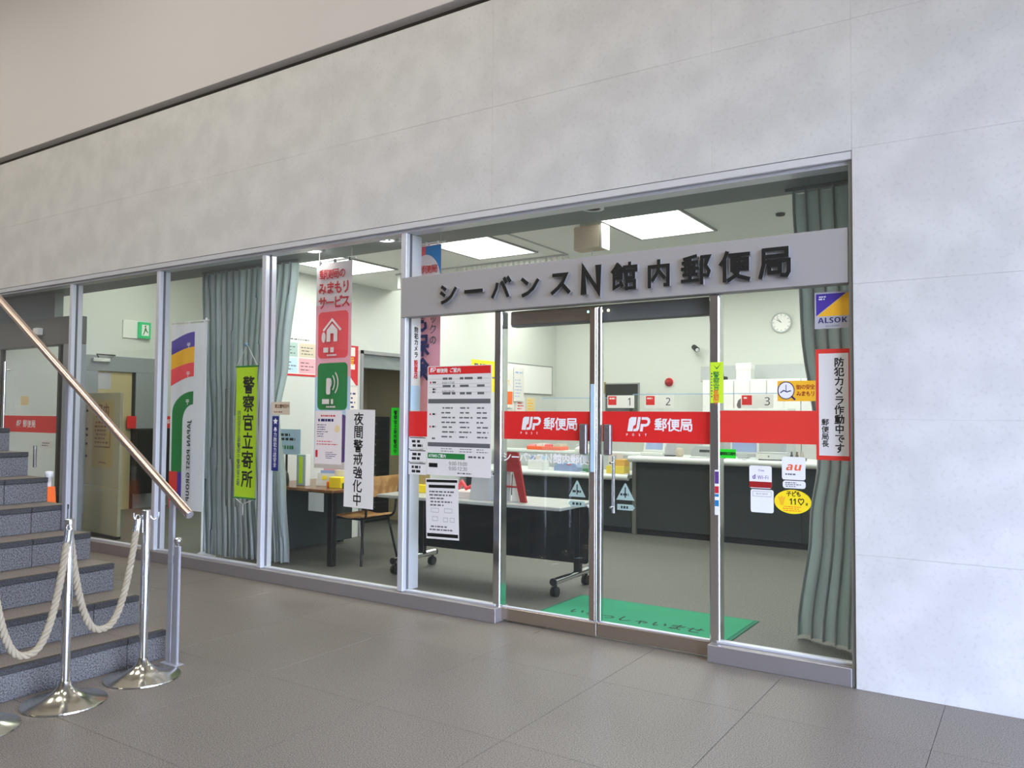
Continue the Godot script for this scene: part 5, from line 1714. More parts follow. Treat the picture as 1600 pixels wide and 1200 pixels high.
func spline_rows(keys: Array) -> Array:
	# smooth rows between a few key rows
	var o := []
	for k in keys.size() - 1:
		for s in 6:
			var u := s / 6.0
			var v := u * u * (3 - 2 * u)
			var r := [lerpf(keys[k][0], keys[k + 1][0], u)]
			for c in range(1, 5):
				r.append(lerpf(keys[k][c], keys[k + 1][c], v))
			o.append(r)
	o.append(keys[-1])
	return o

func curtains():
	curtain("curtain", "grey green curtain gathered beside the stone wall at the right", spline_rows([[2.778, -1.25, -0.56, -0.55, -0.50], [2.0, -1.20, -0.56, -0.58, -0.50], [1.15, -1.10, -0.55, -0.62, -0.50], [0.75, -1.17, -0.62, -0.60, -0.48], [0.02, -1.31, -0.84, -0.55, -0.48]]), 9, 0.045)
	curtain("curtain", "grey green curtain gathered behind the lime banner and the mullion", spline_rows([[2.778, -6.98, -0.52, -5.62, -0.52], [1.9, -6.93, -0.52, -5.74, -0.52], [1.37, -6.88, -0.52, -5.87, -0.53], [0.75, -6.86, -0.50, -5.80, -0.56], [0.02, -6.84, -0.50, -5.80, -0.62]]), 15, 0.045)
	for q in [[-1.28, 0.25, -0.53], [-7.0, -5.6, -0.52]]:
		var st := S()
		box(st, Vector3(q[0], 2.78, q[2] - 0.015), Vector3(q[1], 2.80, q[2] + 0.015), 0.003)
		solo("curtain_rail", st, "soffit_grey", "metal rail carrying the curtain at the right by the stone wall" if q[0] > -2 else "metal rail carrying the curtain behind the lime banner", "curtain rail")

# ---------------------------------------------------------------- the counter and what stands on it
func counter():
	var zf := -4.30
	var o := thing("service_counter", "long dark fronted service counter with a pale rounded top", "counter", Vector3(-2.2, 0, zf))
	var st := S()
	box(st, Vector3(-1.83, 0.88, -0.62), Vector3(2.0, 0.925, 0.11), 0.004)
	tube(st, [Vector3(-1.83, 0.892, 0.11), Vector3(2.0, 0.892, 0.11)], 0.034, 20)
	part(o, "top", st, "counter_top")
	part(o, "end_panel", slab(Vector3(-1.83, 0, -0.6), Vector3(-1.78, 0.88, 0.02), 0.004), "counter_edge")
	for i in 4:
		part(o, "front_panel", slab(Vector3(-1.78 + i * 0.945, 0.07, -0.05), Vector3(-1.78 + (i + 1) * 0.945 - 0.004, 0.88, 0.0), 0.002), "counter_front")
	part(o, "kick_board", slab(Vector3(-1.78, 0, -0.10), Vector3(2.0, 0.07, -0.03)), "black")
	o = thing("low_counter", "lower pale topped counter section to the left of the tall one", "counter", Vector3(-5.25, 0, zf))
	st = S()
	box(st, Vector3(-1.24, 0.655, -0.62), Vector3(1.215, 0.70, 0.11), 0.004)
	tube(st, [Vector3(-1.24, 0.667, 0.11), Vector3(1.215, 0.667, 0.11)], 0.034, 20)
	part(o, "top", st, "counter_top")
	for i in 3:
		part(o, "front_panel", slab(Vector3(-1.22 + i * 0.81, 0.07, -0.05), Vector3(-1.22 + (i + 1) * 0.81 - 0.004, 0.655, 0.0), 0.002), "counter_front")
	part(o, "kick_board", slab(Vector3(-1.22, 0, -0.10), Vector3(1.215, 0.07, -0.03)), "black")
	# raised shelf with the work surface behind the low counter
	o = thing("back_shelf", "pale raised shelf running behind the lower counter section", "shelf", Vector3(-5.25, 0, -5.1))
	part(o, "body", slab(Vector3(-1.2, 0, -0.2), Vector3(1.2, 0.89, 0.16), 0.004), "device_grey")
	part(o, "top", slab(Vector3(-1.22, 0.89, -0.22), Vector3(1.22, 0.92, 0.18), 0.004), "counter_top")
	# clear screens standing on the counters
	for q in [[-4.0, -1.35, 0.926, 1.655, "long clear screen with a blue edge standing on the tall counter"], [-5.25, -4.05, 0.701, 1.615, "clear screen standing on the lower counter section"]]:
		var s := thing("counter_screen", q[4], "screen", Vector3((q[0] + q[1]) / 2, q[2], -4.24))
		var hw: float = (q[1] - q[0]) / 2
		var hh: float = q[3] - q[2]
		part(s, "pane", slab(Vector3(-hw, 0.0, -0.003), Vector3(hw, hh - 0.008, 0.003)), "acrylic")
		part(s, "top_edge", slab(Vector3(-hw, hh - 0.008, -0.004), Vector3(hw, hh, 0.004), 0.001), "acrylic_edge")
		for x in [-hw + 0.02, 0.0, hw - 0.02]:
			part(s, "foot", slab(Vector3(x - 0.02, 0, -0.03), Vector3(x + 0.02, 0.012, 0.03), 0.003), "aluminium")
	# window numbers
	for i in 3:
		var x0: float = [-4.33, -3.84, -2.71][i]
		var s2 := sheet("number_plate", ["white counter plate with a red square and the figure one", "white counter plate with a red square and the figure two", "white counter plate with a red square and the figure three"][i], "number plate", x0, x0 + 0.35, 1.49, 1.64, -4.235, "white", 0.004, "counter number plates", 0.004)
		st = S()
		rect(st, -0.165, -0.055, 0.035, 0.14, 0.0045)
		var rs := part(s2, "red_square", st, "red")
		st = S()
		small_print(st, -0.15, -0.07, 0.10, 0.125, 1, 100 + i, 0.005, 0.7)
		part(rs, "lettering", st, "white")
		st = S()
		latin(st, str(i + 1), Vector3(0.11, 0.075, 0.0045), Vector3.RIGHT, Vector3.UP, 0.088, false)
		part(s2, "number", st, "dark_metal")
	# things on the tall counter
	var y := 0.926
	var m := thing("terminal", "white payment terminal with a bluish display at the left end of the tall counter", "terminal", Vector3(-3.83, y, -4.50))
	part(m, "body", slab(Vector3(-0.15, 0, -0.10), Vector3(0.14, 0.04, 0.10), 0.008), "device_white")
	st = S()
	T = Transform3D(Basis(Vector3.RIGHT, -0.35), Vector3(0, 0.04, 0.02))
	box(st, Vector3(-0.145, 0, -0.02), Vector3(0.135, 0.17, 0.01), 0.006)
	var scn := part(m, "display_case", st, "device_white")
	st = S()
	T = Transform3D(Basis(Vector3.RIGHT, -0.35), Vector3(0, 0.04, 0.02))
	box(st, Vector3(-0.115, 0.03, 0.010), Vector3(0.10, 0.155, 0.012))
	part(scn, "display", st, "screen_blue")
	m = thing("card_holder", "small tilted grey card holder right of the white terminal", "card holder", Vector3(-3.62, y, -4.45))
	st = S()
	T = Transform3D(Basis(Vector3.RIGHT, -0.3), Vector3.ZERO)
	box(st, Vector3(-0.06, 0.012, -0.006), Vector3(0.06, 0.15, 0.006), 0.003)
	part(m, "plate", st, "pale_print")
	part(m, "foot", slab(Vector3(-0.06, 0, -0.05), Vector3(0.06, 0.014, 0.03), 0.003), "black")
	st = S()
	lathe(st, [Vector2(0.0, 0.0), Vector2(0.035, 0.0), Vector2(0.048, 0.03), Vector2(0.045, 0.075), Vector2(0.03, 0.10), Vector2(0.0, 0.105)], 20)
	solo("tape_dispenser", st, "beige", "small rounded beige holder on the tall counter beside the card holder", "holder", Vector3(-3.50, y, -4.45))
	m = thing("receipt_printer", "pale grey printer with a dark slot in the middle of the tall counter", "printer", Vector3(-3.20, y, -4.52))
	st = S()
	prism(st, PackedVector2Array([Vector2(-0.15, 0), Vector2(0.15, 0), Vector2(0.15, 0.10), Vector2(0.10, 0.13), Vector2(-0.10, 0.13), Vector2(-0.15, 0.07)]), -0.10, 0.10)
	part(m, "body", st, "device_grey")
	part(m, "paper_slot", slab(Vector3(-0.05, 0.06, 0.095), Vector3(0.13, 0.09, 0.104), 0.002), "black")
	st = S()
	box(st, Vector3(-0.10, 0.0, -0.05), Vector3(0.10, 0.012, 0.06), 0.003)
	solo("document_tray", st, "device_white", "flat white tray with papers on the tall counter before the printer", "tray", Vector3(-3.22, y, -4.35))
	m = thing("stapler", "small black stapler on the counter left of the door jamb", "stapler", Vector3(-2.99, y, -4.36), 0.4)
	part(m, "base", slab(Vector3(-0.06, 0, -0.015), Vector3(0.06, 0.012, 0.015), 0.003), "black")
	st = S()
	T = Transform3D(Basis(Vector3.BACK, 0.18), Vector3(0, 0.012, 0))
	box(st, Vector3(-0.06, 0.004, -0.014), Vector3(0.055, 0.028, 0.014), 0.006)
	part(m, "arm", st, "black")
	m = thing("letter_scale", "low white letter scale with rounded corners on the counter at the right", "scale", Vector3(-2.42, y, -4.46))
	st = S()
	T = Transform3D(Basis(Vector3.RIGHT, -PI / 2), Vector3.ZERO)
	prism(st, rrect(-0.165, 0.165, -0.13, 0.13, 0.03), 0.012, 0.07)
	part(m, "body", st, "device_white")
	st = S()
	T = Transform3D(Basis(Vector3.RIGHT, -PI / 2), Vector3.ZERO)
	prism(st, rrect(-0.15, 0.15, -0.12, 0.11, 0.02), 0.07, 0.082)
	part(m, "pan", st, "device_grey")
	st = S()
	T = Transform3D(Basis(), Vector3(0, 0.042, 0.131))
	prism(st, ellipse(-0.02, 0, 0.009, 0.009, 16), 0.0, 0.002)
	part(m, "button", st, "grey_print")
	part(m, "foot", slab(Vector3(-0.14, 0, -0.1), Vector3(0.14, 0.012, 0.1)), "black")
	m = thing("stamp_stand", "small wooden stamp stand on the counter right of the letter scale", "stamp stand", Vector3(-2.16, y, -4.40))
	part(m, "base", slab(Vector3(-0.09, 0, -0.06), Vector3(0.09, 0.03, 0.06), 0.004), "wood_dark")
	for i in 3:
		st = S()
		T = Transform3D(Basis(), Vector3(-0.055 + i * 0.055, 0.03, 0))
		lathe(st, [Vector2(0.016, 0.0), Vector2(0.016, 0.03), Vector2(0.009, 0.045), Vector2(0.012, 0.065), Vector2(0.0, 0.07)], 14)
		part(m, "stamp", st, ["black", "wood_dark", "beige"][i])
	m = thing("monitor", "pale monitor seen from behind the counter right of the door jamb", "monitor", Vector3(-2.80, y, -4.62))
	part(m, "case", slab(Vector3(-0.15, 0.05, -0.012), Vector3(0.17, 0.25, 0.012), 0.006), "device_white")
	part(m, "display", slab(Vector3(-0.13, 0.07, 0.012), Vector3(0.15, 0.235, 0.0135)), "screen_blue")
	part(m, "stand", slab(Vector3(-0.06, 0, -0.05), Vector3(0.06, 0.05, 0.05), 0.006), "device_grey")
	# things on the lower counter and shelf
	m = thing("orange_tray", "orange red tray of leaflets on the shelf behind the left door", "tray", Vector3(-5.67, 0.92, -5.1))
	part(m, "tray", slab(Vector3(-0.27, 0, -0.1), Vector3(0.27, 0.05, 0.13), 0.006), "ink_orange")
	for i in 4:
		part(m, "leaflet", slab(Vector3(-0.25 + i * 0.13, 0.05, -0.08), Vector3(-0.14 + i * 0.13, 0.075 + 0.01 * (i % 2), 0.11), 0.001), ["pink", "warm_paper", "rose", "beige"][i])
	m = thing("leaflet_box", "white leaflet box on the lower counter beneath the door lettering", "leaflet box", Vector3(-5.40, 0.70, -4.40))
	part(m, "box", slab(Vector3(-0.125, 0, -0.06), Vector3(0.125, 0.12, 0.06), 0.004), "device_white")
	for i in 3:
		part(m, "leaflet", slab(Vector3(-0.11 + i * 0.075, 0.02, -0.04), Vector3(-0.045 + i * 0.075, 0.175, 0.02), 0.001), ["screen_blue", "warm_paper", "pale_blue"][i])
	m = thing("desk_phone", "pale desk telephone with its handset on the shelf behind the left door", "telephone", Vector3(-5.05, 0.92, -5.02))
	st = S()
	T = Transform3D(Basis(Vector3.UP, PI / 2), Vector3.ZERO)
	prism(st, PackedVector2Array([Vector2(-0.11, 0), Vector2(0.11, 0), Vector2(0.11, 0.09), Vector2(-0.11, 0.035)]), -0.10, 0.10)
	part(m, "body", st, "device_white")
	st = S()
	T = Transform3D(Basis(Vector3.BACK, 0.35), Vector3(-0.02, 0.10, -0.03))
	box(st, Vector3(-0.13, 0, -0.02), Vector3(0.13, 0.03, 0.02), 0.012)
	box(st, Vector3(-0.13, -0.03, -0.022), Vector3(-0.07, 0.03, 0.022), 0.012)
	box(st, Vector3(0.07, -0.03, -0.022), Vector3(0.13, 0.03, 0.022), 0.012)
	part(m, "handset", st, "device_grey")
	m = thing("card_reader", "low pale card reader with a red mark on the lower counter", "card reader", Vector3(-4.95, 0.70, -4.40))
	st = S()
	prism(st, PackedVector2Array([Vector2(-0.17, 0), Vector2(0.17, 0), Vector2(0.17, 0.05), Vector2(0.12, 0.10), Vector2(-0.12, 0.10), Vector2(-0.17, 0.05)]), -0.08, 0.08)
	part(m, "body", st, "screen_blue")
	part(m, "red_mark", slab(Vector3(0.02, 0.075, 0.08), Vector3(0.07, 0.09, 0.083)), "red")
	m = thing("leaflet_rack", "clear leaflet rack with a green foot on the lower counter behind the door stile", "leaflet rack", Vector3(-4.62, 0.70, -4.38))
	part(m, "foot", slab(Vector3(-0.10, 0, -0.05), Vector3(0.06, 0.04, 0.05), 0.004), "green")
	part(m, "sleeve", slab(Vector3(-0.12, 0.04, -0.03), Vector3(0.10, 0.23, 0.03), 0.003), "sticker_teal")
	m = thing("yellow_box", "yellow box holding papers at the right end of the lower counter", "box", Vector3(-4.24, 0.70, -4.40))
	part(m, "box", slab(Vector3(-0.15, 0, -0.08), Vector3(0.09, 0.09, 0.08), 0.003), "yellow")
	part(m, "upper_part", slab(Vector3(-0.04, 0.09, -0.08), Vector3(0.09, 0.17, 0.06), 0.003), "amber")
	for i in 2:
		part(m, "paper", slab(Vector3(-0.13 + i * 0.10, 0.03, 0.05 - i * 0.02), Vector3(-0.05 + i * 0.10, 0.24, 0.056 - i * 0.02)), "warm_paper")
	st = S()
	lathe(st, [Vector2(0.0, 0.0), Vector2(0.05, 0.0), Vector2(0.055, 0.04), Vector2(0.04, 0.10), Vector2(0.015, 0.125), Vector2(0.0, 0.13)], 20)
	solo("yellow_bag", st, "yellow", "small rounded yellow bag at the left end of the tall counter", "bag", Vector3(-3.99, 0.926, -4.76))
	# cabinets at the back
	for i in 4:
		var x: float = -3.66 + i * 0.44
		var c := thing("tall_cabinet", ["white wall cabinet at the left end of the row, with the router on top", "second white wall cabinet in the row, under the white box", "third white wall cabinet in the row behind counter window three", "last white wall cabinet in the row, by the curtain"][i], "cabinet", Vector3(x, 0, -6.5), 0.0, "white cabinets along the back wall")
		part(c, "body", slab(Vector3(-0.218, 0, -0.23), Vector3(0.218, 1.90, 0.22), 0.003), "device_white")
		for k in 2:
			var d := part(c, "door", slab(Vector3(-0.214 + k * 0.216, 0.06, 0.22), Vector3(-0.002 + k * 0.216, 1.89, 0.236), 0.003), "white")
			part(d, "handle", slab(Vector3(-0.03 + k * 0.045, 1.0, 0.236), Vector3(-0.018 + k * 0.045, 1.12, 0.248), 0.002), "aluminium")
	m = thing("filler_panel", "pale grey wall panel rising behind the row of white cabinets", "wall panel", Vector3(-2.95, 1.90, BACK))
	part(m, "board", slab(Vector3(-1.12, 0, 0.0), Vector3(0.75, 0.22, 0.02), 0.003), "device_grey")
	m = thing("router", "small black router with upright aerials on top of the first white cabinet", "router", Vector3(-3.68, 1.90, -6.42))
	part(m, "body", slab(Vector3(-0.09, 0, -0.06), Vector3(0.09, 0.05, 0.06), 0.006), "black")
	for x in [-0.07, 0.05]:
		st = S()
		tube(st, [Vector3(x, 0.04, 0), Vector3(x - 0.02, 0.17, 0)], 0.008, 8)
		part(m, "aerial", st, "black")
	m = thing("carton", "white carton standing on top of the second white cabinet", "box", Vector3(-3.33, 1.90, -6.42))
	part(m, "box", slab(Vector3(-0.10, 0, -0.08), Vector3(0.10, 0.22, 0.08), 0.003), "device_white")
	part(m, "lid", slab(Vector3(-0.105, 0.14, -0.085), Vector3(0.105, 0.225, 0.085), 0.003), "white")
	m = thing("low_cabinet", "low white cabinet behind counter window three with a black bag on it", "cabinet", Vector3(-2.95, 0, -5.55))
	part(m, "body", slab(Vector3(-0.5, 0, -0.2), Vector3(0.45, 1.50, 0.2), 0.004), "device_white")
	part(m, "door", slab(Vector3(-0.49, 0.05, 0.2), Vector3(-0.02, 1.48, 0.215), 0.003), "device_grey")
	part(m, "door", slab(Vector3(-0.01, 0.05, 0.2), Vector3(0.44, 1.48, 0.215), 0.003), "device_grey")
	st = S()
	T = Transform3D(Basis().scaled(Vector3(1.2, 1, 0.7)), Vector3.ZERO)
	lathe(st, [Vector2(0.0, 0.0), Vector2(0.10, 0.0), Vector2(0.115, 0.04), Vector2(0.10, 0.10), Vector2(0.06, 0.14), Vector2(0.0, 0.15)], 24)
	solo("black_bag", st, "black", "rounded black bag on the low cabinet left of the number 3 plate", "bag", Vector3(-3.02, 1.50, -5.5))

# ---------------------------------------------------------------- folding table before the doors
func table_group():
	var o := thing("folding_table", "folding table with a large black front panel on castors inside the doors", "table", Vector3(-3.93, 0, -1.12), 0.03)
	var st := S()
	box(st, Vector3(-0.91, 0.672, -0.27), Vector3(0.90, 0.70, 0.34), 0.005)
	part(o, "tabletop", st, "table_grey")
	st = S()
	T = Transform3D(Basis(), Vector3(0, 0, -0.16))
	prism(st, rrect(-0.90, 0.89, 0.20, 0.665, 0.025), -0.008, 0.008)
	part(o, "front_panel", st, "black_paint")
	for i in 2:
		var x: float = [-0.80, 0.79][i]
		st = S()
		tube(st, [Vector3(x, 0.115, -0.36), Vector3(x, 0.115, 0.235)], 0.028, 16)
		var ft := part(o, "foot", st, "chrome")
		st = S()
		tube(st, [Vector3(x, 0.115, 0.235), Vector3(x, 0.115, 0.25)], 0.030, 16)
		tube(st, [Vector3(x, 0.115, -0.36), Vector3(x, 0.115, -0.375)], 0.030, 16)
		part(ft, "end_cap", st, "black")
		st = S()
		box(st, Vector3(x - 0.03, 0.12, -0.20), Vector3(x + 0.03, 0.665, -0.15), 0.006)
		part(o, "leg", st, "black_paint")
		for z in [-0.33, 0.205]:
			st = S()
			box(st, Vector3(x - 0.008, 0.05, z - 0.012), Vector3(x + 0.008, 0.092, z + 0.012), 0.003)
			tube(st, [Vector3(x - 0.024, 0.038, z + 0.01), Vector3(x - 0.006, 0.038, z + 0.01)], 0.038, 16)
			tube(st, [Vector3(x + 0.006, 0.038, z + 0.01), Vector3(x + 0.024, 0.038, z + 0.01)], 0.038, 16)
			part(o, "castor", st, "rubber")
	st = S()
	tube(st, [Vector3(0.84, 0.66, -0.27), Vector3(0.93, 0.66, -0.29), Vector3(0.95, 0.66, -0.2), Vector3(0.86, 0.66, -0.16)], 0.012, 10)
	part(o, "release_handle", st, "chrome")
	# red stand
	var r := thing("red_stand", "dark red display stand with slanting legs on the folding table", "display stand", Vector3(-3.55, 0.70, -0.95))
	st = S()
	prism(st, PackedVector2Array([Vector2(-0.17, 0.24), Vector2(0.02, 0.24), Vector2(0.085, 0.0), Vector2(0.14, 0.0), Vector2(0.055, 0.40), Vector2(-0.17, 0.40)]), -0.012, 0.012)
	part(r, "red_panel", st, "dark_red")
	st = S()
	prism(st, PackedVector2Array([Vector2(-0.01, 0.0), Vector2(0.062, 0.0), Vector2(0.02, 0.235), Vector2(-0.005, 0.235)]), -0.035, -0.015)
	part(r, "white_leg", st, "device_white")
	st = S()
	prism(st, PackedVector2Array([Vector2(-0.17, 0.0), Vector2(-0.05, 0.0), Vector2(-0.04, 0.235), Vector2(-0.17, 0.235)]), -0.06, -0.04)
	part(r, "grey_back", st, "device_grey")
	part(r, "small_peg", slab(Vector3(-0.09, 0.11, -0.04), Vector3(0.09, 0.125, -0.012), 0.002), "dark_red")
	var g := thing("brochure_holder", "grey upright brochure holder at the middle of the folding table", "brochure holder", Vector3(-3.835, 0.70, -0.93))
	st = S()
	prism(st, PackedVector2Array([Vector2(-0.095, 0.0), Vector2(0.10, 0.0), Vector2(0.10, 0.20), Vector2(-0.07, 0.20)]), -0.06, 0.04)
	part(g, "body", st, "device_grey")
	part(g, "brochure", slab(Vector3(-0.055, 0.10, -0.035), Vector3(0.085, 0.235, -0.02)), "pale_print")
	g = thing("pamphlet_pile", "pile of white pamphlets with a red ribbon on the folding table", "pamphlets", Vector3(-4.06, 0.70, -1.02), 0.1)
	for i in 4:
		part(g, "pamphlet", slab(Vector3(-0.10, i * 0.014, -0.12), Vector3(0.10, i * 0.014 + 0.013, 0.10), 0.001), "warm_paper")
	st = S()
	tube(st, [Vector3(-0.08, 0.07, 0.0), Vector3(-0.03, 0.13, 0.02), Vector3(0.02, 0.075, 0.03), Vector3(0.07, 0.10, 0.02), Vector3(0.10, 0.065, 0.0)], 0.018, 8)
	part(g, "ribbon", st, "rose")
	g = thing("yellow_holder", "small yellow holder with leaflets at the left end of the folding table", "leaflet holder", Vector3(-4.62, 0.70, -1.12))
	part(g, "box", slab(Vector3(-0.09, 0, -0.05), Vector3(0.09, 0.07, 0.05), 0.003), "yellow")
	part(g, "leaflet", slab(Vector3(-0.08, 0.03, -0.02), Vector3(0.07, 0.16, -0.01)), "tan_paper")
	# welcome mat
	var mt := thing("door_mat", "green door mat with dark characters inside the glass doors", "mat", Vector3(-2.30, 0.0, -0.74), -0.01)
	part(mt, "border", slab(Vector3(-0.69, 0, -0.34), Vector3(0.69, 0.006, 0.34), 0.003), "mat_border")
	part(mt, "pile", slab(Vector3(-0.665, 0.003, -0.315), Vector3(0.665, 0.010, 0.315), 0.003), "mat_green")
	st = S()
	write(st, "いらっしゃいませ", Vector3(-0.52, 0.0103, 0.09), Vector3.RIGHT, Vector3.BACK, 0.13, 0.125, 2.4)
	part(mt, "lettering", st, "mat_letter")

# ---------------------------------------------------------------- writing desk, chair
func desk_group():
	var o := thing("writing_desk", "writing desk with a brown top and black legs against the left wall", "desk", Vector3(-5.89, 0, -1.36))
	part(o, "desktop", slab(Vector3(-0.60, 0.672, -0.60), Vector3(0.53, 0.70, 0.62), 0.004), "wood_dark")
	for p in [[0.46, 0.55], [0.46, -0.53], [-0.52, 0.55], [-0.52, -0.53]]:
		part(o, "leg", slab(Vector3(p[0] - 0.03, 0, p[1] - 0.03), Vector3(p[0] + 0.03, 0.672, p[1] + 0.03), 0.004), "black_paint")
	part(o, "side_panel", slab(Vector3(-0.42, 0.04, -0.58), Vector3(-0.39, 0.67, 0.58), 0.003), "counter_front")
	part(o, "apron", slab(Vector3(-0.55, 0.60, -0.55), Vector3(0.46, 0.672, -0.52), 0.003), "black_paint")
	var y := 0.70
	var m := thing("leaflet_tube", "clear upright leaflet holder with a yellow green strip at the left of the desk", "leaflet holder", Vector3(-5.98, y, -0.95))
	part(m, "case", slab(Vector3(-0.06, 0, -0.03), Vector3(0.06, 0.30, 0.03), 0.004), "sticker_teal")
	part(m, "strip", slab(Vector3(-0.02, 0.02, 0.03), Vector3(0.03, 0.28, 0.034), 0.001), "neon_yellow")
	part(m, "edge", slab(Vector3(0.06, 0, -0.03), Vector3(0.072, 0.30, 0.03), 0.002), "device_white")
	m = thing("black_phone", "black rounded telephone at the left front corner of the desk", "telephone", Vector3(-6.20, y, -0.86))
	st_body(m)
	m = thing("pamphlet_stand", "stand of purple and white pamphlets in the middle of the desk", "pamphlets", Vector3(-5.74, y, -1.02), 0.2)
	for i in 3:
		var st := S()
		T = Transform3D(Basis(Vector3.RIGHT, -0.25), Vector3(0.01 * i, 0, -0.03 * i))
		box(st, Vector3(-0.11, 0.0, 0.0), Vector3(0.11, 0.125 + 0.025 * i, 0.004))
		part(m, "pamphlet", st, ["paper", "screen_blue", "pink"][i])
	var st2 := S()
	T = Transform3D(Basis(Vector3.RIGHT, -0.25), Vector3.ZERO)
	box(st2, Vector3(-0.05, 0.06, 0.004), Vector3(0.0, 0.10, 0.006))
	part(m, "yellow_mark", st2, "yellow")
	m = thing("tissue_box", "yellow box with white sheets at the right front of the desk", "box", Vector3(-5.53, y, -0.98), 0.1)
	part(m, "box", slab(Vector3(-0.07, 0, -0.05), Vector3(0.07, 0.10, 0.05), 0.003), "yellow")
	part(m, "sheet", slab(Vector3(-0.09, 0.02, -0.075), Vector3(0.10, 0.16, -0.055), 0.002), "paper")
	part(m, "orange_tag", slab(Vector3(-0.12, 0, -0.02), Vector3(-0.072, 0.055, 0.03), 0.006), "orange")
	part(m, "green_tag", slab(Vector3(0.072, 0, -0.02), Vector3(0.11, 0.05, 0.03), 0.004), "table_green")
	var ob := sheet("counter_notice", "pale blue notice sheet with black and red print standing left of the desk top", "notice", -6.46, -6.05, 0.99, 1.24, -0.98, "pale_blue", 0.0, "", 0.003)
	st2 = S()
	small_print(st2, -0.16, 0.15, 0.13, 0.215, 2, 120, 0.0035, 0.6)
	part(ob, "print", st2, "dark_metal")
	st2 = S()
	small_print(st2, -0.15, 0.15, 0.05, 0.09, 1, 121, 0.0035, 0.9)
	part(ob, "row_print", st2, "green")
	st2 = S()
	box(st2, Vector3(-0.01, -0.29, -0.012), Vector3(0.01, 0.1, 0.0))
	part(ob, "holder", st2, "dark_metal")
	# hanging sheet on the desk front
	sheet("desk_paper", "white paper hanging from the front edge of the desk", "paper", -5.66, -5.46, 0.50, 0.67, -0.735, "device_grey", 0.0, "", 0.002)
	# chair
	var c := thing("wooden_chair", "wooden school style chair with a black tube frame at the writing desk", "chair", Vector3(-5.41, 0, -1.20))
	# it faces -x, towards the wall
	st2 = S()
	for i in 8:
		# seat, dished
		var u0 := i / 8.0
		var u1 := (i + 1) / 8.0
		var f := func(u: float) -> Vector2: return Vector2(-0.20 + 0.40 * u, 0.430 + 0.010 * cos(u * TAU) - 0.012 * (1.0 if u < 0.05 else 0.0))
		var a: Vector2 = f.call(u0)
		var b: Vector2 = f.call(u1)
		for s in [1.0, -1.0]:
			var t := 0.012 if s > 0 else 0.0
			poly(st2, [Vector3(a.x, a.y + t, -0.20), Vector3(b.x, b.y + t, -0.20), Vector3(b.x, b.y + t, 0.20), Vector3(a.x, a.y + t, 0.20)], Vector3.UP * s)
		for z in [-0.20, 0.20]:
			poly(st2, [Vector3(a.x, a.y, z), Vector3(b.x, b.y, z), Vector3(b.x, b.y + 0.012, z), Vector3(a.x, a.y + 0.012, z)], Vector3(0, 0, z))
		if i == 0:
			poly(st2, [Vector3(a.x, a.y, -0.2), Vector3(a.x, a.y, 0.2), Vector3(a.x, a.y + 0.012, 0.2), Vector3(a.x, a.y + 0.012, -0.2)], Vector3.LEFT)
		if i == 7:
			poly(st2, [Vector3(b.x, b.y, -0.2), Vector3(b.x, b.y, 0.2), Vector3(b.x, b.y + 0.012, 0.2), Vector3(b.x, b.y + 0.012, -0.2)], Vector3.RIGHT)
	part(c, "seat", st2, "wood")
	st2 = S()
	var n := 10
	for i in n:
		var z0 := -0.205 + 0.41 * i / n
		var z1 := -0.205 + 0.41 * (i + 1) / n
		var x0 := 0.265 - 0.05 * pow(z0 / 0.205, 2) * -1.0 * 0.6 - 0.03
		var x1 := 0.265 - 0.05 * pow(z1 / 0.205, 2) * -1.0 * 0.6 - 0.03
		# bows outward in the middle
		x0 = 0.262 - 0.03 * pow(z0 / 0.205, 2)
		x1 = 0.262 - 0.03 * pow(z1 / 0.205, 2)
		for s in [0.0, 0.012]:
			poly(st2, [Vector3(x0 + s, 0.63, z0), Vector3(x1 + s, 0.63, z1), Vector3(x1 + s + 0.02, 0.82, z1), Vector3(x0 + s + 0.02, 0.82, z0)], Vector3.RIGHT if s > 0 else Vector3.LEFT)
		poly(st2, [Vector3(x0 + 0.02, 0.82, z0), Vector3(x1 + 0.02, 0.82, z1), Vector3(x1 + 0.032, 0.82, z1), Vector3(x0 + 0.032, 0.82, z0)], Vector3.UP)
		poly(st2, [Vector3(x0, 0.63, z0), Vector3(x1, 0.63, z1), Vector3(x1 + 0.012, 0.63, z1), Vector3(x0 + 0.012, 0.63, z0)], Vector3.DOWN)
		if i == 0:
			poly(st2, [Vector3(x0, 0.63, z0), Vector3(x0 + 0.012, 0.63, z0), Vector3(x0 + 0.032, 0.82, z0), Vector3(x0 + 0.02, 0.82, z0)], Vector3.FORWARD)
		if i == n - 1:
			poly(st2, [Vector3(x1, 0.63, z1), Vector3(x1 + 0.012, 0.63, z1), Vector3(x1 + 0.032, 0.82, z1), Vector3(x1 + 0.02, 0.82, z1)], Vector3.BACK)
	part(c, "backrest", st2, "wood")
	for s in [-1, 1]:
		st2 = S()
		tube(st2, [Vector3(-0.19, 0.418, s * 0.17), Vector3(-0.225, 0.0, s * 0.235)], 0.0115, 10)
		part(c, "leg", st2, "black_paint")
		st2 = S()
		tube(st2, [Vector3(0.16, 0.418, s * 0.17), Vector3(0.215, 0.0, s * 0.25)], 0.0115, 10)
		part(c, "leg", st2, "black_paint")
		st2 = S()
		var up := []
		for k in 7:
			var an := PI / 2 * k / 6.0
			up.append(Vector3(0.15 + sin(an) * 0.07, 0.48 - cos(an) * 0.066, s * (0.17 + 0.03 * k / 6.0)))
		up.append(Vector3(0.235, 0.62, s * 0.205))
		up.append(Vector3(0.255, 0.815, s * 0.208))
		up.push_front(Vector3(-0.20, 0.414, s * 0.17))
		tube(st2, up, 0.0115, 10)
		part(c, "side_frame", st2, "black_paint")
	st2 = S()
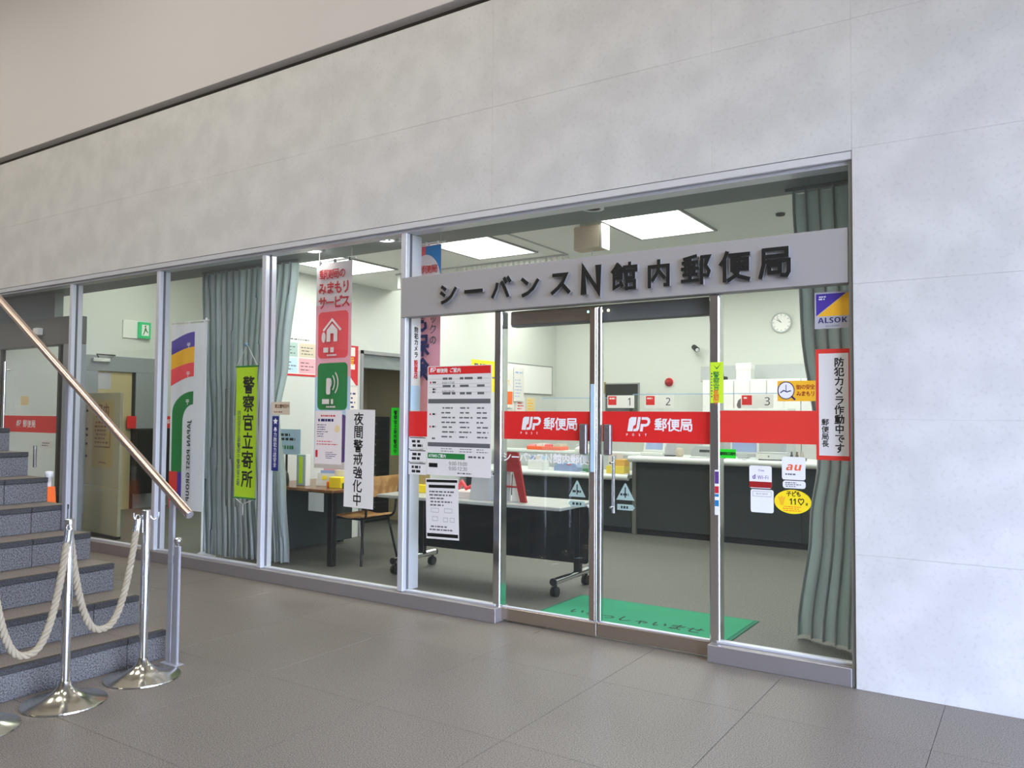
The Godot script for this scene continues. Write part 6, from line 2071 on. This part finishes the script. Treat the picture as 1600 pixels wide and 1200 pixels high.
	for x in [-0.15, 0.14]:
		tube(st2, [Vector3(x, 0.414, -0.17), Vector3(x, 0.414, 0.17)], 0.010, 8)
	part(c, "cross_bar", st2, "black_paint")

func st_body(m: Node3D):
	var st := S()
	T = Transform3D(Basis().scaled(Vector3(1.1, 1, 0.9)), Vector3.ZERO)
	lathe(st, [Vector2(0.0, 0.0), Vector2(0.085, 0.0), Vector2(0.09, 0.04), Vector2(0.08, 0.11), Vector2(0.05, 0.145), Vector2(0.0, 0.15)], 24)
	part(m, "body", st, "black")
	st = S()
	box(st, Vector3(-0.115, 0.0, -0.02), Vector3(-0.095, 0.21, 0.02), 0.006)
	part(m, "handset", st, "black_paint")

# ---------------------------------------------------------------- on the walls
func wall_sheet(called: String, label: String, category: String, z_near: float, z_far: float, y0: float, y1: float, m: String, thick := 0.003, group := "") -> MeshInstance3D:
	# a sheet on the left office wall; its x axis runs away from the camera
	var w := z_near - z_far
	var st := S()
	box(st, Vector3(-w / 2, 0, 0), Vector3(w / 2, y1 - y0, thick))
	var o := solo(called, st, m, label, category, Vector3(OW, y0, (z_near + z_far) / 2), PI / 2, group)
	return o

func wall_things():
	var st: SurfaceTool
	# four part poster
	var s := wall_sheet("wall_poster", "poster of four coloured fields with a red bar on the left wall by the curtain", "poster", -1.08, -1.58, 1.79, 2.20, "paper")
	var q := [["green_field", "neon_green", -0.235, -0.01, 0.20, 0.35], ["blue_field", "pale_blue", -0.235, -0.01, 0.03, 0.19], ["orange_field", "beige", 0.01, 0.235, 0.20, 0.35], ["pink_field", "pink", 0.01, 0.235, 0.03, 0.19]]
	for f in q:
		st = S()
		rect(st, f[2], f[3], f[4], f[5], 0.0034)
		part(s, f[0], st, "sticker_teal" if f[0] == "green_field" else f[1])
	st = S()
	rect(st, -0.24, 0.24, 0.0, 0.02, 0.0036)
	part(s, "red_bar", st, "ink_red")
	st = S()
	small_print(st, -0.2, 0.22, 0.37, 0.40, 1, 130, 0.0034)
	for f in q:
		small_print(st, f[2] + 0.02, f[3] - 0.02, f[4] + 0.02, f[5] - 0.03, 3, int(f[4] * 900), 0.0038, 0.3)
	part(s, "print", st, "grey_print")
	s = wall_sheet("wall_poster", "narrow red and white poster on the left wall right beside the doorway", "poster", -2.02, -2.22, 1.72, 2.17, "ink_red")
	st = S()
	rect(st, -0.08, 0.05, 0.33, 0.43, 0.0034)
	rect(st, -0.08, 0.05, 0.18, 0.24, 0.0034)
	flat(st, PackedVector2Array([Vector2(-0.09, 0.0), Vector2(0.07, 0.0), Vector2(-0.09, 0.16)]), 0.0034)
	part(s, "white_field", st, "paper")
	st = S()
	write(st, "街", Vector3(-0.07, 0.33, 0.0036), Vector3.RIGHT, Vector3.DOWN, 0.10, 0.1, 2.6)
	part(s, "lettering", st, "amber")
	s = wall_sheet("wall_poster", "pale poster with small coloured figures below the narrow red poster", "poster", -2.02, -2.22, 1.30, 1.70, "warm_paper")
	st = S()
	small_print(st, -0.08, 0.08, 0.05, 0.35, 6, 133, 0.0034, 0.4)
	part(s, "print", st, "navy")
	s = wall_sheet("wall_poster", "yellow poster on the left wall behind the opening hours board", "poster", -4.42, -5.06, 1.72, 2.16, "yellow")
	st = S()
	small_print(st, -0.26, 0.26, 0.33, 0.40, 1, 134, 0.0034, 0.7)
	small_print(st, -0.26, 0.26, 0.08, 0.28, 4, 135, 0.0034, 0.4)
	part(s, "print", st, "grey_print")
	s = wall_sheet("whiteboard", "whiteboard with a thin grey frame on the left wall behind the left door", "whiteboard", -5.18, -6.60, 1.72, 2.17, "white", 0.012)
	st = S()
	for f in [[-0.71, 0.71, 0.44, 0.452], [-0.71, 0.71, 0.0, 0.012], [0.698, 0.71, 0.0, 0.452], [-0.71, -0.698, 0.0, 0.452]]:
		box(st, Vector3(f[0], f[2], 0.0), Vector3(f[1], f[3], 0.018), 0.002)
	part(s, "frame", st, "aluminium_grey")
	s = wall_sheet("wall_poster", "orange and white price sheet low at the near end of the whiteboard", "poster", -5.19, -5.44, 1.50, 2.06, "paper")
	s.position.x += 0.019
	st = S()
	rect(st, -0.11, 0.11, 0.05, 0.24, 0.0034)
	part(s, "orange_field", st, "orange")
	st = S()
	latin(st, "51", Vector3(-0.03, 0.37, 0.0034), Vector3.RIGHT, Vector3.UP, 0.08)
	part(s, "number", st, "amber")
	s = wall_sheet("wall_poster", "pale blue sheet on the whiteboard beside the orange price sheet", "poster", -5.46, -5.74, 1.60, 2.10, "paper")
	s.position.x += 0.019
	st = S()
	small_print(st, -0.11, 0.11, 0.40, 0.46, 1, 140, 0.0034)
	small_print(st, -0.11, 0.11, 0.05, 0.34, 6, 141, 0.0034, 0.3)
	part(s, "print", st, "screen_blue")
	for i in 3:
		s = wall_sheet("wall_notice", ["small notice with a blue picture, nearest of three under the whiteboard", "small notice with a red mark, middle of three under the whiteboard", "cream notice, farthest of three under the whiteboard"][i], "notice", -5.25 - i * 0.30, -5.50 - i * 0.30, 1.44, 1.66, ["paper", "warm_paper", "brick_yellow"][i], 0.003, "notices under the whiteboard")
		st = S()
		small_print(st, -0.09, 0.09, 0.03, 0.20, 4, 143 + i, 0.0034, 0.4)
		part(s, "print", st, ["screen_blue", "ink_red", "amber"][i])
	st = S()
	box(st, Vector3(-0.06, 0, 0), Vector3(0.06, 0.18, 0.02), 0.004)
	var ol := solo("wall_switch", st, "tan_paper", "square tan switch box on the back wall above the lower counter", "switch box", Vector3(-5.66, 1.74, BACK))
	st = S()
	box(st, Vector3(-0.025, 0.07, 0.02), Vector3(0.025, 0.11, 0.03), 0.004)
	part(ol, "button", st, "warm_paper")
	# red edge of a poster stand in the doorway
	s = wall_sheet("red_strip", "tall narrow red strip on the far side of the doorway in the left wall", "poster strip", -3.40, -3.46, 1.30, 2.05, "ink_orange")
	# clock
	var c := thing("wall_clock", "round white wall clock high on the back wall by the right curtain", "clock", Vector3(-2.925, 2.555, BACK))
	st = S()
	T = Transform3D(Basis(Vector3.RIGHT, PI / 2), Vector3(0, 0.14, 0))
	lathe(st, [Vector2(0.0, 0.0), Vector2(0.142, 0.0), Vector2(0.144, 0.02), Vector2(0.136, 0.035), Vector2(0.124, 0.028), Vector2(0.122, 0.016)], 48)
	part(c, "case", st, "device_grey")
	st = S()
	T = Transform3D(Basis(), Vector3(0, 0.14, 0.016))
	flat(st, ellipse(0, 0, 0.123, 0.123, 40), 0.0)
	var face := part(c, "face", st, "white")
	st = S()
	T = Transform3D(Basis(), Vector3(0, 0.14, 0.0165))
	for k in 12:
		var d := Vector2(sin(TAU * k / 12), cos(TAU * k / 12))
		ink_line(st, PackedVector2Array([d * 0.098, d * 0.115]), 0.006, 0.0)
	part(face, "hour_mark", st, "grey_print")
	for h in [[-0.060, 0.040, 0.009, "hour_hand"], [-0.058, 0.074, 0.006, "minute_hand"]]:
		st = S()
		T = Transform3D(Basis(), Vector3(0, 0.14, 0.019 if h[3] == "hour_hand" else 0.021))
		ink_line(st, PackedVector2Array([Vector2(0, 0), Vector2(h[0], h[1])]), h[2], 0.0)
		part(c, h[3], st, "grey_print")
	# alarm bell lamp
	c = thing("alarm", "round red alarm lamp on the back wall behind the number 2 plate", "alarm", Vector3(-4.565, 1.83, BACK))
	st = S()
	T = Transform3D(Basis(Vector3.RIGHT, PI / 2), Vector3(0, 0.07, 0))
	lathe(st, [Vector2(0.0, 0.0), Vector2(0.064, 0.0), Vector2(0.064, 0.015), Vector2(0.0, 0.016)], 24)
	part(c, "plate", st, "red")
	st = S()
	T = Transform3D(Basis(Vector3.RIGHT, PI / 2), Vector3(0, 0.07, 0.016))
	lathe(st, [Vector2(0.055, 0.0), Vector2(0.05, 0.03), Vector2(0.03, 0.05), Vector2(0.0, 0.058)], 24)
	part(c, "dome", st, "dark_red")
	# wall camera
	c = thing("wall_camera", "small black surveillance camera high on the back wall", "camera", Vector3(-4.12, 2.34, BACK))
	st = S()
	tube(st, [Vector3(0, 0.06, 0), Vector3(0, 0.06, 0.06), Vector3(0, 0.05, 0.10)], 0.014, 10)
	part(c, "bracket", st, "device_white")
	st = S()
	tube(st, [Vector3(-0.03, 0.06, 0.08), Vector3(0.06, 0.01, 0.20)], 0.038, 16)
	var bd := part(c, "body", st, "black")
	st = S()
	tube(st, [Vector3(0.06, 0.01, 0.20), Vector3(0.066, 0.006, 0.209)], 0.028, 16)
	part(bd, "lens", st, "chrome")
	# dark hatch in the back wall
	c = thing("wall_hatch", "dark rectangular service hatch in the back wall behind the number 1 plate", "hatch", Vector3(-5.33, 1.40, BACK))
	part(c, "frame", slab(Vector3(-0.29, 0, 0), Vector3(0.29, 0.50, 0.02), 0.004), "aluminium_grey")
	part(c, "opening", slab(Vector3(-0.27, 0.02, 0.02), Vector3(0.27, 0.48, 0.024)), "dark_unit")
